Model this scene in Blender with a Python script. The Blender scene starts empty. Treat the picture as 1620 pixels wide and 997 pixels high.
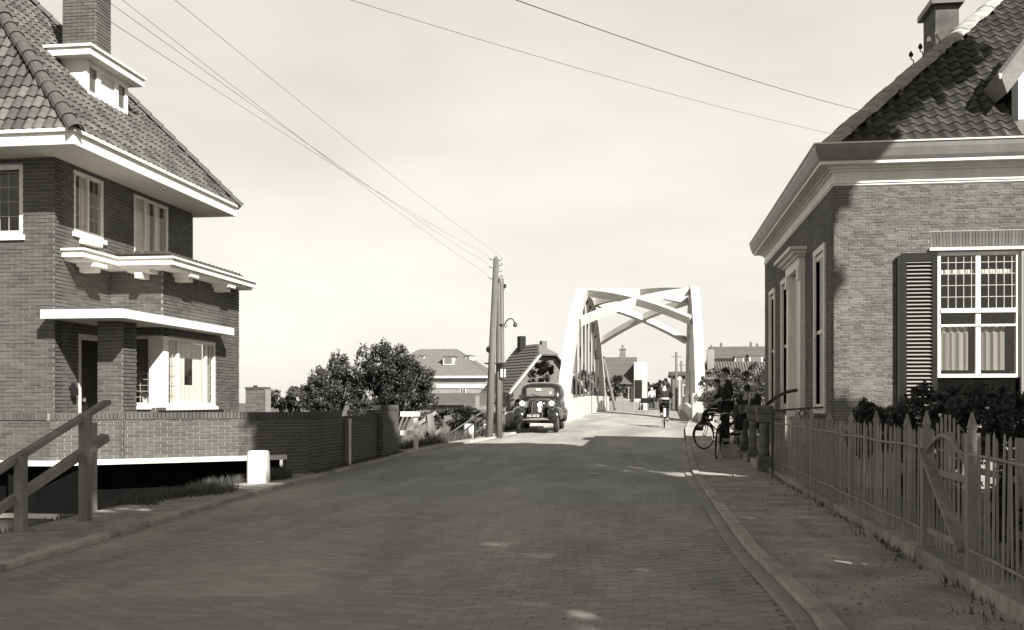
import bpy, math, random
import numpy as np
from mathutils import Vector, Matrix
random.seed(7); rng = np.random.default_rng(7)
PI = math.pi
S = bpy.context.scene
C = S.collection

# ------------------------------------------------------------------ camera, sky, sun, exposure
F, CX, HY, CZ = 1600.0, 810.0, 635.0, 1.4          # photo pixels: focal length, centre column, horizon row; eye height
YAW = math.atan(215 / 1600)
cam = bpy.data.cameras.new('camera'); camo = bpy.data.objects.new('camera', cam); C.objects.link(camo)
camo.location = (0, 0, CZ); camo.rotation_euler = (PI / 2, 0, YAW)
cam.sensor_fit = 'HORIZONTAL'; cam.sensor_width = 36; cam.lens = F / 1620 * 36
cam.shift_y = (HY - 498.5) / 1620
cam.clip_start = 0.05; cam.clip_end = 3000
S.camera = camo
SUN_EL, SUN_AZ = math.radians(38), math.radians(40)     # azimuth: behind the camera, turned to the right
sund = Vector((math.sin(SUN_AZ) * math.cos(SUN_EL), -math.cos(SUN_AZ) * math.cos(SUN_EL), math.sin(SUN_EL)))
W = bpy.data.worlds.new('World'); S.world = W; W.use_nodes = True
nt = W.node_tree; nt.nodes.clear()
N = nt.nodes.new; LK = nt.links.new
sky = N('ShaderNodeTexSky'); sky.sky_type = 'NISHITA'; sky.sun_disc = False
sky.sun_elevation = SUN_EL; sky.sun_rotation = math.atan2(sund.x, sund.y); sky.dust_density = 1.0; sky.air_density = 1.0
bw = N('ShaderNodeRGBToBW'); LK(sky.outputs[0], bw.inputs[0])
tc = N('ShaderNodeTexCoord'); mp = N('ShaderNodeMapping'); mp.inputs['Scale'].default_value = (1.0, 1.0, 3.2)
LK(tc.outputs['Generated'], mp.inputs[0])
cn = N('ShaderNodeTexNoise'); cn.inputs['Scale'].default_value = 2.2; cn.inputs['Detail'].default_value = 4; cn.inputs['Roughness'].default_value = .5
LK(mp.outputs[0], cn.inputs['Vector'])
cr = N('ShaderNodeMapRange'); cr.inputs[1].default_value = .35; cr.inputs[2].default_value = .65; cr.inputs[3].default_value = .83; cr.inputs[4].default_value = 1.06
LK(cn.outputs[0], cr.inputs[0])
# thin bright veil of summer haze: brightest low in the sky, thinning towards the zenith
sx = N('ShaderNodeSeparateXYZ'); LK(tc.outputs['Generated'], sx.inputs[0])
ab = N('ShaderNodeMath'); ab.operation = 'MAXIMUM'; ab.inputs[1].default_value = 0.0; LK(sx.outputs[2], ab.inputs[0])
ve = N('ShaderNodeMapRange'); ve.interpolation_type = 'SMOOTHSTEP'; ve.inputs[1].default_value = .26; ve.inputs[2].default_value = .86; ve.inputs[3].default_value = 6.3; ve.inputs[4].default_value = .4
LK(ab.outputs[0], ve.inputs[0])
vm = N('ShaderNodeMath'); vm.operation = 'MULTIPLY'; LK(ve.outputs[0], vm.inputs[0]); LK(cr.outputs[0], vm.inputs[1])
half_ = N('ShaderNodeMath'); half_.operation = 'MULTIPLY'; half_.inputs[1].default_value = .35; LK(bw.outputs[0], half_.inputs[0])
mu = N('ShaderNodeMath'); mu.operation = 'ADD'; LK(half_.outputs[0], mu.inputs[0]); LK(vm.outputs[0], mu.inputs[1])
tint = N('ShaderNodeMix'); tint.data_type = 'RGBA'; tint.blend_type = 'MULTIPLY'; tint.inputs[0].default_value = 1
tint.inputs[6].default_value = (1.0, .972, .895, 1); LK(mu.outputs[0], tint.inputs[7])
bg = N('ShaderNodeBackground'); bg.inputs[1].default_value = 0.062; LK(tint.outputs[2], bg.inputs[0])
wo = N('ShaderNodeOutputWorld'); LK(bg.outputs[0], wo.inputs[0])
sl = bpy.data.lights.new('sun', 'SUN'); sl.energy = 5.0; sl.angle = math.radians(.5); sl.color = (1, .98, .93)
so = bpy.data.objects.new('sun', sl); C.objects.link(so); so.rotation_euler = sund.to_track_quat('Z', 'Y').to_euler()
so.location = (20, -30, 40)
S.view_settings.view_transform = 'Standard'; S.view_settings.look = 'None'; S.view_settings.gamma = 1
S.view_settings.use_curve_mapping = False; S.view_settings.exposure = 0.97
S.cycles.max_bounces = 6; S.cycles.diffuse_bounces = 3; S.cycles.transparent_max_bounces = 12

# ------------------------------------------------------------------ photo pixel -> place
ca, sa = math.cos(YAW), math.sin(YAW)
def ray(px, py):
    u = (px - CX) / F; return (u * ca - sa, ca + u * sa, (HY - py) / F)
def gz(px, py, z=0.0):
    r = ray(px, py); t = (z - CZ) / r[2]; return Vector((r[0] * t, r[1] * t, z))
def gy(px, py, Y):
    r = ray(px, py); t = Y / r[1]; return Vector((r[0] * t, Y, CZ + r[2] * t))
def gx(px, py, X):
    r = ray(px, py); t = X / r[0]; return Vector((X, r[1] * t, CZ + r[2] * t))
def proj(p):
    d = -p[0] * sa + p[1] * ca
    if d < .1: return (-9999, -9999, 0)
    return (CX + F * (p[0] * ca + p[1] * sa) / d, HY - F * (p[2] - CZ) / d, F / d)
def visible(p, m=40):
    x, y, s = proj(p); return -m < x < 1620 + m and -m < y < 997 + m

# ------------------------------------------------------------------ materials
TINT = (1.04, .995, .93)
MATS = {}
def mat(name, v, rough=.8, spread=0.0, noise=0.0, nscale=6.0, bump=0.0, bscale=60.0, metal=0.0, spec=.5, trans=0.0, coat=0.0, stretch=(1, 1, 1)):
    if name in MATS: return MATS[name]
    m = bpy.data.materials.new(name); m.use_nodes = True; t = m.node_tree; n = t.nodes.new; l = t.links.new
    b = t.nodes['Principled BSDF']
    b.inputs['Roughness'].default_value = rough; b.inputs['Metallic'].default_value = metal
    b.inputs['Specular IOR Level'].default_value = spec; b.inputs['Coat Weight'].default_value = coat
    tcn = n('ShaderNodeTexCoord'); mpn = n('ShaderNodeMapping'); mpn.inputs['Scale'].default_value = stretch; l(tcn.outputs['Object'], mpn.inputs[0])
    val = n('ShaderNodeValue'); val.outputs[0].default_value = v; cur = val.outputs[0]
    if spread:
        a = n('ShaderNodeAttribute'); a.attribute_name = 'var'
        r = n('ShaderNodeMapRange'); r.inputs[3].default_value = 1 - spread; r.inputs[4].default_value = 1 + spread; l(a.outputs['Fac'], r.inputs[0])
        k = n('ShaderNodeMath'); k.operation = 'MULTIPLY'; l(cur, k.inputs[0]); l(r.outputs[0], k.inputs[1]); cur = k.outputs[0]
    if noise:
        z = n('ShaderNodeTexNoise'); z.inputs['Scale'].default_value = nscale; z.inputs['Detail'].default_value = 6; z.inputs['Roughness'].default_value = .65
        l(mpn.outputs[0], z.inputs['Vector'])
        r = n('ShaderNodeMapRange'); r.inputs[1].default_value = .3; r.inputs[2].default_value = .7; r.inputs[3].default_value = 1 - noise; r.inputs[4].default_value = 1 + noise
        l(z.outputs[0], r.inputs[0])
        k = n('ShaderNodeMath'); k.operation = 'MULTIPLY'; l(cur, k.inputs[0]); l(r.outputs[0], k.inputs[1]); cur = k.outputs[0]
    cc = n('ShaderNodeCombineColor')
    for i in range(3):
        k = n('ShaderNodeMath'); k.operation = 'MULTIPLY'; k.inputs[1].default_value = TINT[i]; l(cur, k.inputs[0]); l(k.outputs[0], cc.inputs[i])
    l(cc.outputs[0], b.inputs['Base Color'])
    if bump:
        z = n('ShaderNodeTexNoise'); z.inputs['Scale'].default_value = bscale; z.inputs['Detail'].default_value = 4; l(mpn.outputs[0], z.inputs['Vector'])
        bp = n('ShaderNodeBump'); bp.inputs['Strength'].default_value = bump; bp.inputs['Distance'].default_value = .02; l(z.outputs[0], bp.inputs['Height']); l(bp.outputs[0], b.inputs['Normal'])
    if trans:
        tr = n('ShaderNodeBsdfTranslucent'); l(cc.outputs[0], tr.inputs[0]); mx = n('ShaderNodeMixShader'); mx.inputs[0].default_value = trans
        l(b.outputs[0], mx.inputs[1]); l(tr.outputs[0], mx.inputs[2]); l(mx.outputs[0], t.nodes['Material Output'].inputs[0])
    MATS[name] = m; return m
def glass_mat():
    m = bpy.data.materials.new('window_glass'); m.use_nodes = True; t = m.node_tree; t.nodes.clear(); n = t.nodes.new; l = t.links.new
    tr = n('ShaderNodeBsdfTransparent'); tr.inputs[0].default_value = (.93, .92, .88, 1); gl = n('ShaderNodeBsdfGlossy'); gl.inputs['Roughness'].default_value = .04
    gl.inputs[0].default_value = (1, .98, .92, 1)
    lw_ = n('ShaderNodeLayerWeight'); lw_.inputs[0].default_value = .5; pw_ = n('ShaderNodeMath'); pw_.operation = 'POWER'; pw_.inputs[1].default_value = 5; l(lw_.outputs['Facing'], pw_.inputs[0]); fr = n('ShaderNodeMath'); fr.operation = 'MULTIPLY_ADD'; fr.inputs[1].default_value = .92; fr.inputs[2].default_value = .05; l(pw_.outputs[0], fr.inputs[0]); mx = n('ShaderNodeMixShader'); o = n('ShaderNodeOutputMaterial')
    l(fr.outputs[0], mx.inputs[0]); l(tr.outputs[0], mx.inputs[1]); l(gl.outputs[0], mx.inputs[2]); l(mx.outputs[0], o.inputs[0]); return m
GLASS = glass_mat()
M_brickL = mat('villa_brick', .085, .85, .2, .28, 1.4, .35, 90)
M_mortL = mat('villa_mortar', .23, .95, 0, .2, 8)
M_brickR = mat('old_brick', .11, .85, .25, .32, 1.6, .4, 90)
M_mortR = mat('old_mortar', .27, .95, 0, .25, 8)
M_white = mat('white_paint', .70, .5, .03, .13, 2.5, stretch=(1.5, 1.5, .5))
M_cream = mat('cream_paint', .62, .5, 0, .1, 3)
M_tileL = mat('matt_roof_tile', .075, .75, .5, .25, 9, .2, 60)
M_tileR = mat('glazed_roof_tile', .055, .38, .3, .35, 7, .12, 40)
M_hipR = mat('lime_mortar', .3, .9, .2, .45, 5, .5, 30)
M_conc = mat('white_concrete', .47, .8, 0, .16, .8, .1, 20)
M_concg = mat('grey_concrete', .33, .9, 0, .25, 4, .3, 30)
M_stone = mat('worn_stone', .24, .85, .25, .35, 6, .4, 30)
M_kerb = mat('kerb_stone', .35, .85, .2, .3, 5, .35, 40)
M_pillar = mat('dark_stone', .13, .85, .2, .45, 5, .4, 25)
M_dirt = mat('trodden_earth', .34, .95, 0, .4, 1.6, .9, 30)
M_sand = mat('sandy_verge', .30, .95, 0, .4, 3, .6, 45)
M_gravel = mat('gravel', .26, .9, .6)
M_soil = mat('ground_cover', .085, .95, 0, .5, .9, .6, 12)
M_wood = mat('weathered_wood', .21, .8, .15, .4, 5, .3, 30, stretch=(1, 1, .15))
M_pole = mat('pole_wood', .15, .8, 0, .4, 6, .3, 30, stretch=(1, 1, .06))
M_fence = mat('grey_fence_paint', .23, .75, .28, .35, 6, .3, 40, stretch=(1, 1, .2))
M_iron = mat('iron', .03, .5, 0, .3, 10)
M_iron2 = mat('grey_iron', .09, .6)
M_dark = mat('dark_paint', .014, .6, 0, .2, 6, spec=.25)
M_shut = mat('shutter_paint', .015, .6, 0, .2, 6, spec=.2)
M_slat = mat('shutter_slat_paint', .32, .5, .3)
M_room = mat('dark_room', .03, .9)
M_curt = mat('net_curtain', .8, .9, .1, .1, 10, trans=.3)
M_curtg = mat('striped_curtain', .17, .9, .35)
M_leaf = mat('leaf', .085, .55, .55, trans=.25)
M_leafd = mat('dark_leaf', .05, .5, .55, trans=.2)
M_grass = mat('grass_blade', .085, .7, .5, trans=.2)
M_bark = mat('bark', .07, .9, 0, .4, 8, .6, 20)
M_car = mat('black_car_paint', .02, .22, 0, .1, 3, coat=.5)
M_chrome = mat('chrome', .75, .18, metal=1.0)
M_rubber = mat('rubber', .02, .8)
M_skin = mat('skin', .33, .6)
M_hair = mat('dark_hair', .012, .6)
M_hairl = mat('fair_hair', .55, .6)
M_cdark = mat('dark_cloth', .016, .9, 0, .2, 20)
M_cmid = mat('grey_cloth', .16, .9, 0, .2, 20)
M_clight = mat('light_cloth', .6, .9)
M_ceram = mat('porcelain', .8, .2)
M_lead = mat('lead_strip', .45, .5)
M_leadd = mat('roof_lead', .10, .5, 0, .3, 5)
M_slate = mat('grey_roof', .085, .8, .25, .2, 3)
M_slatel = mat('pale_roof', .125, .8, .25, .2, 3)
M_wallg = mat('pale_wall', .24, .9, 0, .15, 1)
M_wallm = mat('mid_wall', .14, .9, 0, .2, 1)
M_water = mat('canal_water', .03, .08, 0, 0, 1, .15, 1.5)
def road_material():
    m = bpy.data.materials.new('clinker_road'); m.use_nodes = True; t = m.node_tree; n = t.nodes.new; l = t.links.new; b = t.nodes['Principled BSDF']
    tcn = n('ShaderNodeTexCoord'); br = n('ShaderNodeTexBrick'); br.inputs['Scale'].default_value = 1
    br.inputs['Brick Width'].default_value = .21; br.inputs['Row Height'].default_value = .085; br.inputs['Mortar Size'].default_value = .006
    br.inputs['Color1'].default_value = (.27, .265, .245, 1); br.inputs['Color2'].default_value = (.32, .313, .29, 1); br.inputs['Mortar'].default_value = (.21, .206, .19, 1)
    l(tcn.outputs['Object'], br.inputs['Vector'])
    z = n('ShaderNodeTexNoise'); z.inputs['Scale'].default_value = .55; z.inputs['Detail'].default_value = 7; z.inputs['Roughness'].default_value = .6; zm = n('ShaderNodeMapping'); zm.inputs['Scale'].default_value = (1.45, .43, 1); l(tcn.outputs['Object'], zm.inputs[0]); l(zm.outputs[0], z.inputs['Vector'])
    r = n('ShaderNodeMapRange'); r.inputs[1].default_value = .3; r.inputs[2].default_value = .7; r.inputs[3].default_value = .62; r.inputs[4].default_value = 1.4; l(z.outputs[0], r.inputs[0])
    mx = n('ShaderNodeMix'); mx.data_type = 'RGBA'; mx.blend_type = 'MULTIPLY'; mx.inputs[0].default_value = 1; l(br.outputs[0], mx.inputs[6]); l(r.outputs[0], mx.inputs[7])
    l(mx.outputs[2], b.inputs['Base Color']); b.inputs['Roughness'].default_value = .75
    bp = n('ShaderNodeBump'); bp.inputs['Strength'].default_value = .4; bp.inputs['Distance'].default_value = .01; l(br.outputs[0], bp.inputs['Height']); l(bp.outputs[0], b.inputs['Normal'])
    return m
M_road = road_material()
M_paver = mat('clinker_paver', .29, .7, .12, .42, .8, .3, 60, stretch=(1, .3, 1))

# ------------------------------------------------------------------ mesh helpers
def V(*a): return Vector(a)
class MB:
    def __init__(s): s.v = []; s.f = []; s.q = []
    def face(s, pts, var=.5):
        b = len(s.v); s.v += [tuple(p) for p in pts]; s.f.append(tuple(range(b, b + len(pts)))); s.q.append(var); return s
    def hexa(s, P, var=.5):       # 8 points: bottom 0-3, top 4-7
        b = len(s.v); s.v += [tuple(p) for p in P]
        for f in ((0, 3, 2, 1), (4, 5, 6, 7), (0, 1, 5, 4), (1, 2, 6, 5), (2, 3, 7, 6), (3, 0, 4, 7)):
            s.f.append(tuple(b + i for i in f)); s.q.append(var)
        return s
    def box(s, x0, x1, y0, y1, z0, z1, var=.5):
        return s.hexa([(x0, y0, z0), (x1, y0, z0), (x1, y1, z0), (x0, y1, z0), (x0, y0, z1), (x1, y0, z1), (x1, y1, z1), (x0, y1, z1)], var)
    def obox(s, O, u, w, h, U, Wd, H, var=.5):   # corner O, unit axes u w h, sizes
        O, u, w, h = Vector(O), Vector(u) * U, Vector(w) * Wd, Vector(h) * H
        return s.hexa([O, O + u, O + u + w, O + w, O + h, O + u + h, O + u + w + h, O + w + h], var)
    def prism(s, poly, d, var=.5):
        poly = [Vector(p) for p in poly]; d = Vector(d); n = len(poly); b = len(s.v)
        s.v += [tuple(p) for p in poly] + [tuple(p + d) for p in poly]
        s.f.append(tuple(b + i for i in reversed(range(n)))); s.f.append(tuple(b + n + i for i in range(n))); s.q += [var, var]
        for i in range(n):
            j = (i + 1) % n; s.f.append((b + i, b + j, b + n + j, b + n + i)); s.q.append(var)
        return s
    def tube(s, pts, r, n=8, var=.5, caps=True, sq=1.0, up=None):
        pts = [Vector(p) for p in pts]; m = len(pts); rr = r if isinstance(r, (list, tuple)) else [r] * m; b = len(s.v)
        prevx = None
        for i, p in enumerate(pts):
            t = (pts[min(i + 1, m - 1)] - pts[max(i - 1, 0)]).normalized()
            ref = Vector(up) if up else (Vector((0, 0, 1)) if abs(t.z) < .9 else Vector((1, 0, 0)))
            x = t.cross(ref).normalized() if prevx is None else (prevx - t * prevx.dot(t)).normalized()
            prevx = x; y = t.cross(x)
            for k in range(n):
                a = 2 * PI * k / n; s.v.append(tuple(p + (x * math.cos(a) + y * math.sin(a) * sq) * rr[i]))
        for i in range(m - 1):
            for k in range(n):
                k2 = (k + 1) % n; s.f.append((b + i * n + k, b + i * n + k2, b + (i + 1) * n + k2, b + (i + 1) * n + k)); s.q.append(var)
        if caps:
            s.f.append(tuple(b + k for k in reversed(range(n)))); s.f.append(tuple(b + (m - 1) * n + k for k in range(n))); s.q += [var, var]
        return s
    def bar(s, a, b_, w, h, up=(0, 0, 1), var=.5):     # rectangular bar between two points
        a, b_ = Vector(a), Vector(b_); t = (b_ - a).normalized(); x = t.cross(Vector(up)).normalized(); y = x.cross(t)
        P = []
        for p in (a, b_):
            P += [p - x * w / 2 - y * h / 2, p + x * w / 2 - y * h / 2, p + x * w / 2 + y * h / 2, p - x * w / 2 + y * h / 2]
        return s.hexa([P[0], P[1], P[2], P[3], P[4], P[5], P[6], P[7]], var)
    def lathe(s, prof, c=(0, 0, 0), axis='z', n=12, var=.5):
        b = len(s.v); c = Vector(c)
        for r, h in prof:
            for k in range(n):
                a = 2 * PI * k / n; x, y = r * math.cos(a), r * math.sin(a)
                p = {'z': (x, y, h), 'y': (x, h, y), 'x': (h, x, y)}[axis]; s.v.append(tuple(c + Vector(p)))
        m = len(prof)
        for i in range(m - 1):
            for k in range(n):
                k2 = (k + 1) % n; s.f.append((b + i * n + k, b + i * n + k2, b + (i + 1) * n + k2, b + (i + 1) * n + k)); s.q.append(var)
        s.f.append(tuple(b + k for k in reversed(range(n)))); s.f.append(tuple(b + (m - 1) * n + k for k in range(n))); s.q += [var, var]
        return s
    def loft(s, rings, var=.5, caps=True):
        b = len(s.v); n = len(rings[0]); m = len(rings)
        for r in rings: s.v += [tuple(p) for p in r]
        for i in range(m - 1):
            for k in range(n):
                k2 = (k + 1) % n; s.f.append((b + i * n + k, b + i * n + k2, b + (i + 1) * n + k2, b + (i + 1) * n + k)); s.q.append(var)
        if caps:
            s.f.append(tuple(b + k for k in reversed(range(n)))); s.f.append(tuple(b + (m - 1) * n + k for k in range(n))); s.q += [var, var]
        return s
    def mesh(s, name, m, smooth=False):
        me = bpy.data.meshes.new(name); me.from_pydata(s.v, [], s.f); me.materials.append(m)
        a = me.attributes.new('var', 'FLOAT', 'FACE'); a.data.foreach_set('value', np.array(s.q, dtype=np.float32))
        me.validate(); me.update()
        import bmesh
        bm = bmesh.new(); bm.from_mesh(me); bmesh.ops.recalc_face_normals(bm, faces=bm.faces); bm.to_mesh(me); bm.free()
        if smooth: me.polygons.foreach_set('use_smooth', [True] * len(me.polygons))
        return me
    def build(s, name, m, parent=None, smooth=False, kind=None, label=None, bevel=0):
        o = bpy.data.objects.new(name, s.mesh(name, m, smooth)); C.objects.link(o); attach(o, parent)
        if kind: o['kind'] = kind
        if label: o['label'] = label
        if bevel:
            md = o.modifiers.new('bevel', 'BEVEL'); md.width = bevel; md.segments = 2; md.limit_method = 'ANGLE'
        return o
WM = {}
def attach(o, parent):
    if parent is not None:
        o.parent = parent
        L = parent.get('base')
        if L is not None: o.matrix_parent_inverse = Matrix.Translation(-Vector(parent.location))
def thing(name, loc, label, cat, group=None, rot=None):
    """rot None: parts are given in world coordinates; otherwise in the thing's own coordinates"""
    o = bpy.data.objects.new(name, None); C.objects.link(o); o.location = loc; o.empty_display_size = .2
    if rot is not None: o.rotation_euler = rot
    else: o['base'] = 1
    tag(o, label, cat, group); return o
def tag(o, label, cat, group=None):
    o['label'] = label; o['category'] = cat
    if group: o['group'] = group
    return o
def struct(o): o['kind'] = 'structure'; return o
def inst(name, me, M, parent):
    o = bpy.data.objects.new(name, me); C.objects.link(o); attach(o, parent); o.matrix_basis = M; return o
def frame(u, w, z, p):
    u, w, z = Vector(u), Vector(w), Vector(z)
    return Matrix(((u.x, w.x, z.x, p[0]), (u.y, w.y, z.y, p[1]), (u.z, w.z, z.z, p[2]), (0, 0, 0, 1)))

class Pieces:
    """alike pieces of one thing: the largest in view become objects, the rest one joined part"""
    def __init__(s, parent, name, restname, m, limit=300): s.p, s.name, s.rest, s.m, s.lim, s.it, s.cache = parent, name, restname, m, limit, [], {}
    def add(s, M, key, size, var): s.it.append((M, key, size, var))
    def done(s, maker, smooth=False):
        sc = []
        for i, (M, key, size, var) in enumerate(s.it):
            c = M.translation; x, y, k = proj(c); sc.append((-(size * k) if visible(c, 5) else 1e6 + i, i))
        sc.sort(); chosen = [i for q, i in sc[:s.lim] if q < 0]; cs = set(chosen)
        for i in chosen:
            M, key, size, var = s.it[i]; kk = (key, int(var * 7.99))
            if kk not in s.cache: s.cache[kk] = maker(key, (int(var * 7.99) + .5) / 8).mesh(s.name, s.m, smooth)
            inst(s.name, s.cache[kk], M, s.p)
        vs, fs, qs, base = [], [], [], 0; tmpl = {}
        for i, (M, key, size, var) in enumerate(s.it):
            if i in cs: continue
            if key not in tmpl:
                mb = maker(key, 0); tmpl[key] = (np.array(mb.v), mb.f)
            tv, tf = tmpl[key]; A = np.array(M)
            vs.append(tv @ A[:3, :3].T + A[:3, 3]); fs += [tuple(base + k for k in f) for f in tf]; qs += [var] * len(tf); base += len(tv)
        if vs:
            mb = MB(); mb.v = [tuple(r) for r in np.concatenate(vs)]; mb.f = fs; mb.q = qs
            mb.build(s.rest, s.m, s.p, smooth=smooth, kind='stuff')
def brick_maker(key, var):
    L, H, d = key; return MB().box(-L / 2, L / 2, -d, .03, -H / 2, H / 2, var)

def cut_rects(Wd, Hh, ops):
    us = sorted({0, Wd, *[min(max(o[0], 0), Wd) for o in ops], *[min(max(o[1], 0), Wd) for o in ops]})
    vs = sorted({0, Hh, *[min(max(o[2], 0), Hh) for o in ops], *[min(max(o[3], 0), Hh) for o in ops]})
    R = []
    for a, b in zip(us, us[1:]):
        run = None
        for c, d in zip(vs, vs[1:]):
            if any(o[0] < (a + b) / 2 < o[1] and o[2] < (c + d) / 2 < o[3] for o in ops):
                if run: R.append((a, b, *run)); run = None
            else: run = (run[0], d) if run else (c, d)
        if run: R.append((a, b, *run))
    return R
Z = Vector((0, 0, 1))
def brick_wall(core, pool, O, u, Wd, Hh, ops=(), course=.064, L=.222, joint=.013, proud=.010, thick=.24, header=False, vmin=-1e9):
    """mortar core boxes into MB `core`, bricks into Pieces `pool`; O lower left seen from outside, u to the right"""
    O, u = Vector(O), Vector(u).normalized(); w = Z.cross(u)       # w points inwards
    for a, b, c, d in cut_rects(Wd, Hh, ops): core.obox(O + u * a + Z * c, u, w, Z, b - a, thick, d - c)
    if pool is None: return
    rows = int(round(Hh / course)); ch = Hh / rows
    for r in range(rows):
        v0 = r * ch
        if O.z + v0 < vmin: continue
        xs = []; off = 0 if r % 2 else L / 2
        if header and r % 2: stepL = L / 2
        else: stepL = L
        x = -off - (L * .25 if (header and r % 2) else 0)
        while x < Wd: xs.append((max(x, 0), min(x + stepL, Wd))); x += stepL
        for a, b in xs:
            segs = [(a, b)]
            for o in ops:
                if o[2] < v0 + ch * .5 < o[3]:
                    ns = []
                    for p, q in segs:
                        if q <= o[0] or p >= o[1]: ns.append((p, q))
                        else:
                            if p < o[0]: ns.append((p, o[0]))
                            if q > o[1]: ns.append((o[1], q))
                    segs = ns
            for p, q in segs:
                if q - p < .035: continue
                p2 = p - joint / 2 - proud * .9 if p <= 1e-6 else p; q2 = q + joint / 2 + proud * .9 if q >= Wd - 1e-6 else q
                Lb = round(q2 - p2 - joint, 3); c = O + u * (p2 + q2) / 2 + Z * (v0 + ch / 2)
                jit = random.uniform(-.003, .003)
                pool.add(frame(u, w, Z, c + w * jit), (Lb, round(ch - joint, 4), proud), math.sqrt(Lb * ch), random.random())

def window(parent, O, u, Wd, Hh, recess=.08, fw=.065, cols=1, rows=1, bars=.03, glass=True, sill=.0, m=None, lead=None, curtain=None, name='window', splits=None, room=True):
    """frame with jambs, mullions, panes; O lower left of the opening on the wall face"""
    m = m or M_white; O, u = Vector(O), Vector(u).normalized(); w = Z.cross(u); P = O + w * recess
    f = MB()
    f.obox(P, u, w, Z, fw, .07, Hh).obox(P + u * (Wd - fw), u, w, Z, fw, .07, Hh)
    f.obox(P + u * fw + w * .002, u, w, Z, Wd - 2 * fw, .066, fw).obox(P + u * fw + Z * (Hh - fw) + w * .002, u, w, Z, Wd - 2 * fw, .066, fw)
    us = splits or [fw + (Wd - 2 * fw) * i / cols for i in range(1, cols)]
    for x in us: f.obox(P + u * (x - bars / 2) + Z * fw + w * .006, u, w, Z, bars, .055, Hh - 2 * fw)
    for j in range(1, rows):
        y = fw + (Hh - 2 * fw) * j / rows; f.obox(P + Z * (y - bars / 2) + u * fw + w * .010, u, w, Z, Wd - 2 * fw, .045, bars)
    fo = f.build(name, m, parent)
    if sill: MB().obox(P - w * (recess + .05) - u * .05 - Z * sill, u, w, Z, Wd + .1, recess + .13, sill).build('sill', m, fo)
    edges = [fw] + list(us) + [Wd - fw]
    if glass:
        for a, b in zip(edges, edges[1:]):
            MB().face([P + u * a + w * .03 + Z * fw, P + u * b + w * .03 + Z * fw, P + u * b + w * .03 + Z * (Hh - fw), P + u * a + w * .03 + Z * (Hh - fw)]).build('pane', GLASS, fo)
    if lead:
        nx, ny, v0, v1 = lead[:4]; g = MB(); which = lead[4] if len(lead) > 4 else range(len(edges) - 1)
        for a, b in [(edges[k], edges[k + 1]) for k in which]:
            for i in range(1, nx): x = a + (b - a) * i / nx; g.obox(P + u * (x - .004) + w * .022 + Z * (fw + v0), u, w, Z, .008, .006, v1 - v0)
            for j in range(ny + 1): y = fw + v0 + (v1 - v0) * j / ny; g.obox(P + u * a + w * .021 + Z * (y - .004), u, w, Z, b - a, .006, .008)
        g.build('lead_strips', M_lead, fo)
    if curtain:
        for a, b, v0, v1, cm in curtain:
            c = MB(); k = max(4, int((b - a) / .035)); pts = []
            for i in range(k + 1):
                pts.append(P + u * (a + (b - a) * i / k) + w * (.075 + .014 * math.sin(i * 2.1)))
            for i in range(k): c.face([pts[i] + Z * v0, pts[i + 1] + Z * v0, pts[i + 1] + Z * v1, pts[i] + Z * v1], random.random())
            c.build('curtain', cm, fo, smooth=False)
    return fo

def tile_maker_fn(wd, ln, amp, th=.014):
    def mk(key, var):
        mb = MB(); n = 7; prof = [(i / n * wd * 1.08 - wd * .54, amp * math.sin(2 * PI * (i / n) * 1.0 + .6) + (amp * .35 if i > 4 else 0)) for i in range(n + 1)]
        y0, y1 = -ln * .5, ln * .62; lift = .028
        for (xa, za), (xb, zb) in zip(prof, prof[1:]):
            mb.face([(xa, y0, za + lift), (xb, y0, zb + lift), (xb, y1, zb), (xa, y1, za)], var)
            mb.face([(xa, y0, za + lift - th - .012), (xb, y0, zb + lift - th - .012), (xb, y0, zb + lift), (xa, y0, za + lift)], var)
        return mb
    return mk
def tile_field(pool, E, u, s, wd, ln, ncol, nrow, inside, off=0.0):
    E, u, s = Vector(E), Vector(u).normalized(), Vector(s).normalized(); nrm = u.cross(s)
    for r in range(nrow):
        for c in range(ncol):
            p = E + u * (wd * (c + .5) + off) + s * (ln * (r + .45))
            if inside(p):
                pool.add(frame(u, s, nrm, p + nrm * .02 + u * random.uniform(-.004, .004)), 't', wd, random.random())

# ------------------------------------------------------------------ ground, road, kerbs
def interp(T, y):
    if y <= T[0][0]: return T[0][1]
    for (a, p), (b, q) in zip(T, T[1:]):
        if y <= b:
            t = (y - a) / (b - a); t = t * t * (3 - 2 * t) if False else t; return p + (q - p) * t
    return T[-1][1]
ZR = [(-60, 0), (18, 0), (23, .04), (28, .13), (34, .30), (40, .43), (45, .52), (52, .66), (60, .75), (68, .76), (76, .70), (90, .50), (130, -.1), (200, -.8), (900, -1)]
XL = [(-60, -5.1), (7.7, -5.27), (9.3, -5.4), (11.5, -5.6), (14.3, -5.8), (19.7, -6.05), (25.2, -5.95), (28, -5.5), (31, -4.85), (34, -4.45), (38, -4.0), (45, -3.35), (95, -2.38), (110, -2.6), (300, -2.6)]
XR = [(-60, 1.1), (6.7, 1.0), (9.7, .86), (14, .83), (19.4, .80), (26, .95), (37, 1.3), (45, 1.76), (95, 2.73), (110, 3.4), (300, 3.4)]
zr = lambda y: interp(ZR, y)
xl = lambda y: interp(XL, y)
xr = lambda y: interp(XR, y)
LOW = -2.1
def ground_z(x, y):
    z = zr(y) - .03
    edge = xl(y) - (1.25 if y < 26 else .9)
    if x < edge: z = max(LOW, z - (edge - x) * 1.15)
    if y > 40 and x > 3.6: z = max(-1.2, z - (x - 3.6) * .5)
    if 47.5 < y < 71.5: z = min(z, -3.2 if 49 < y < 70 else -1.2)
    return z
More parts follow.
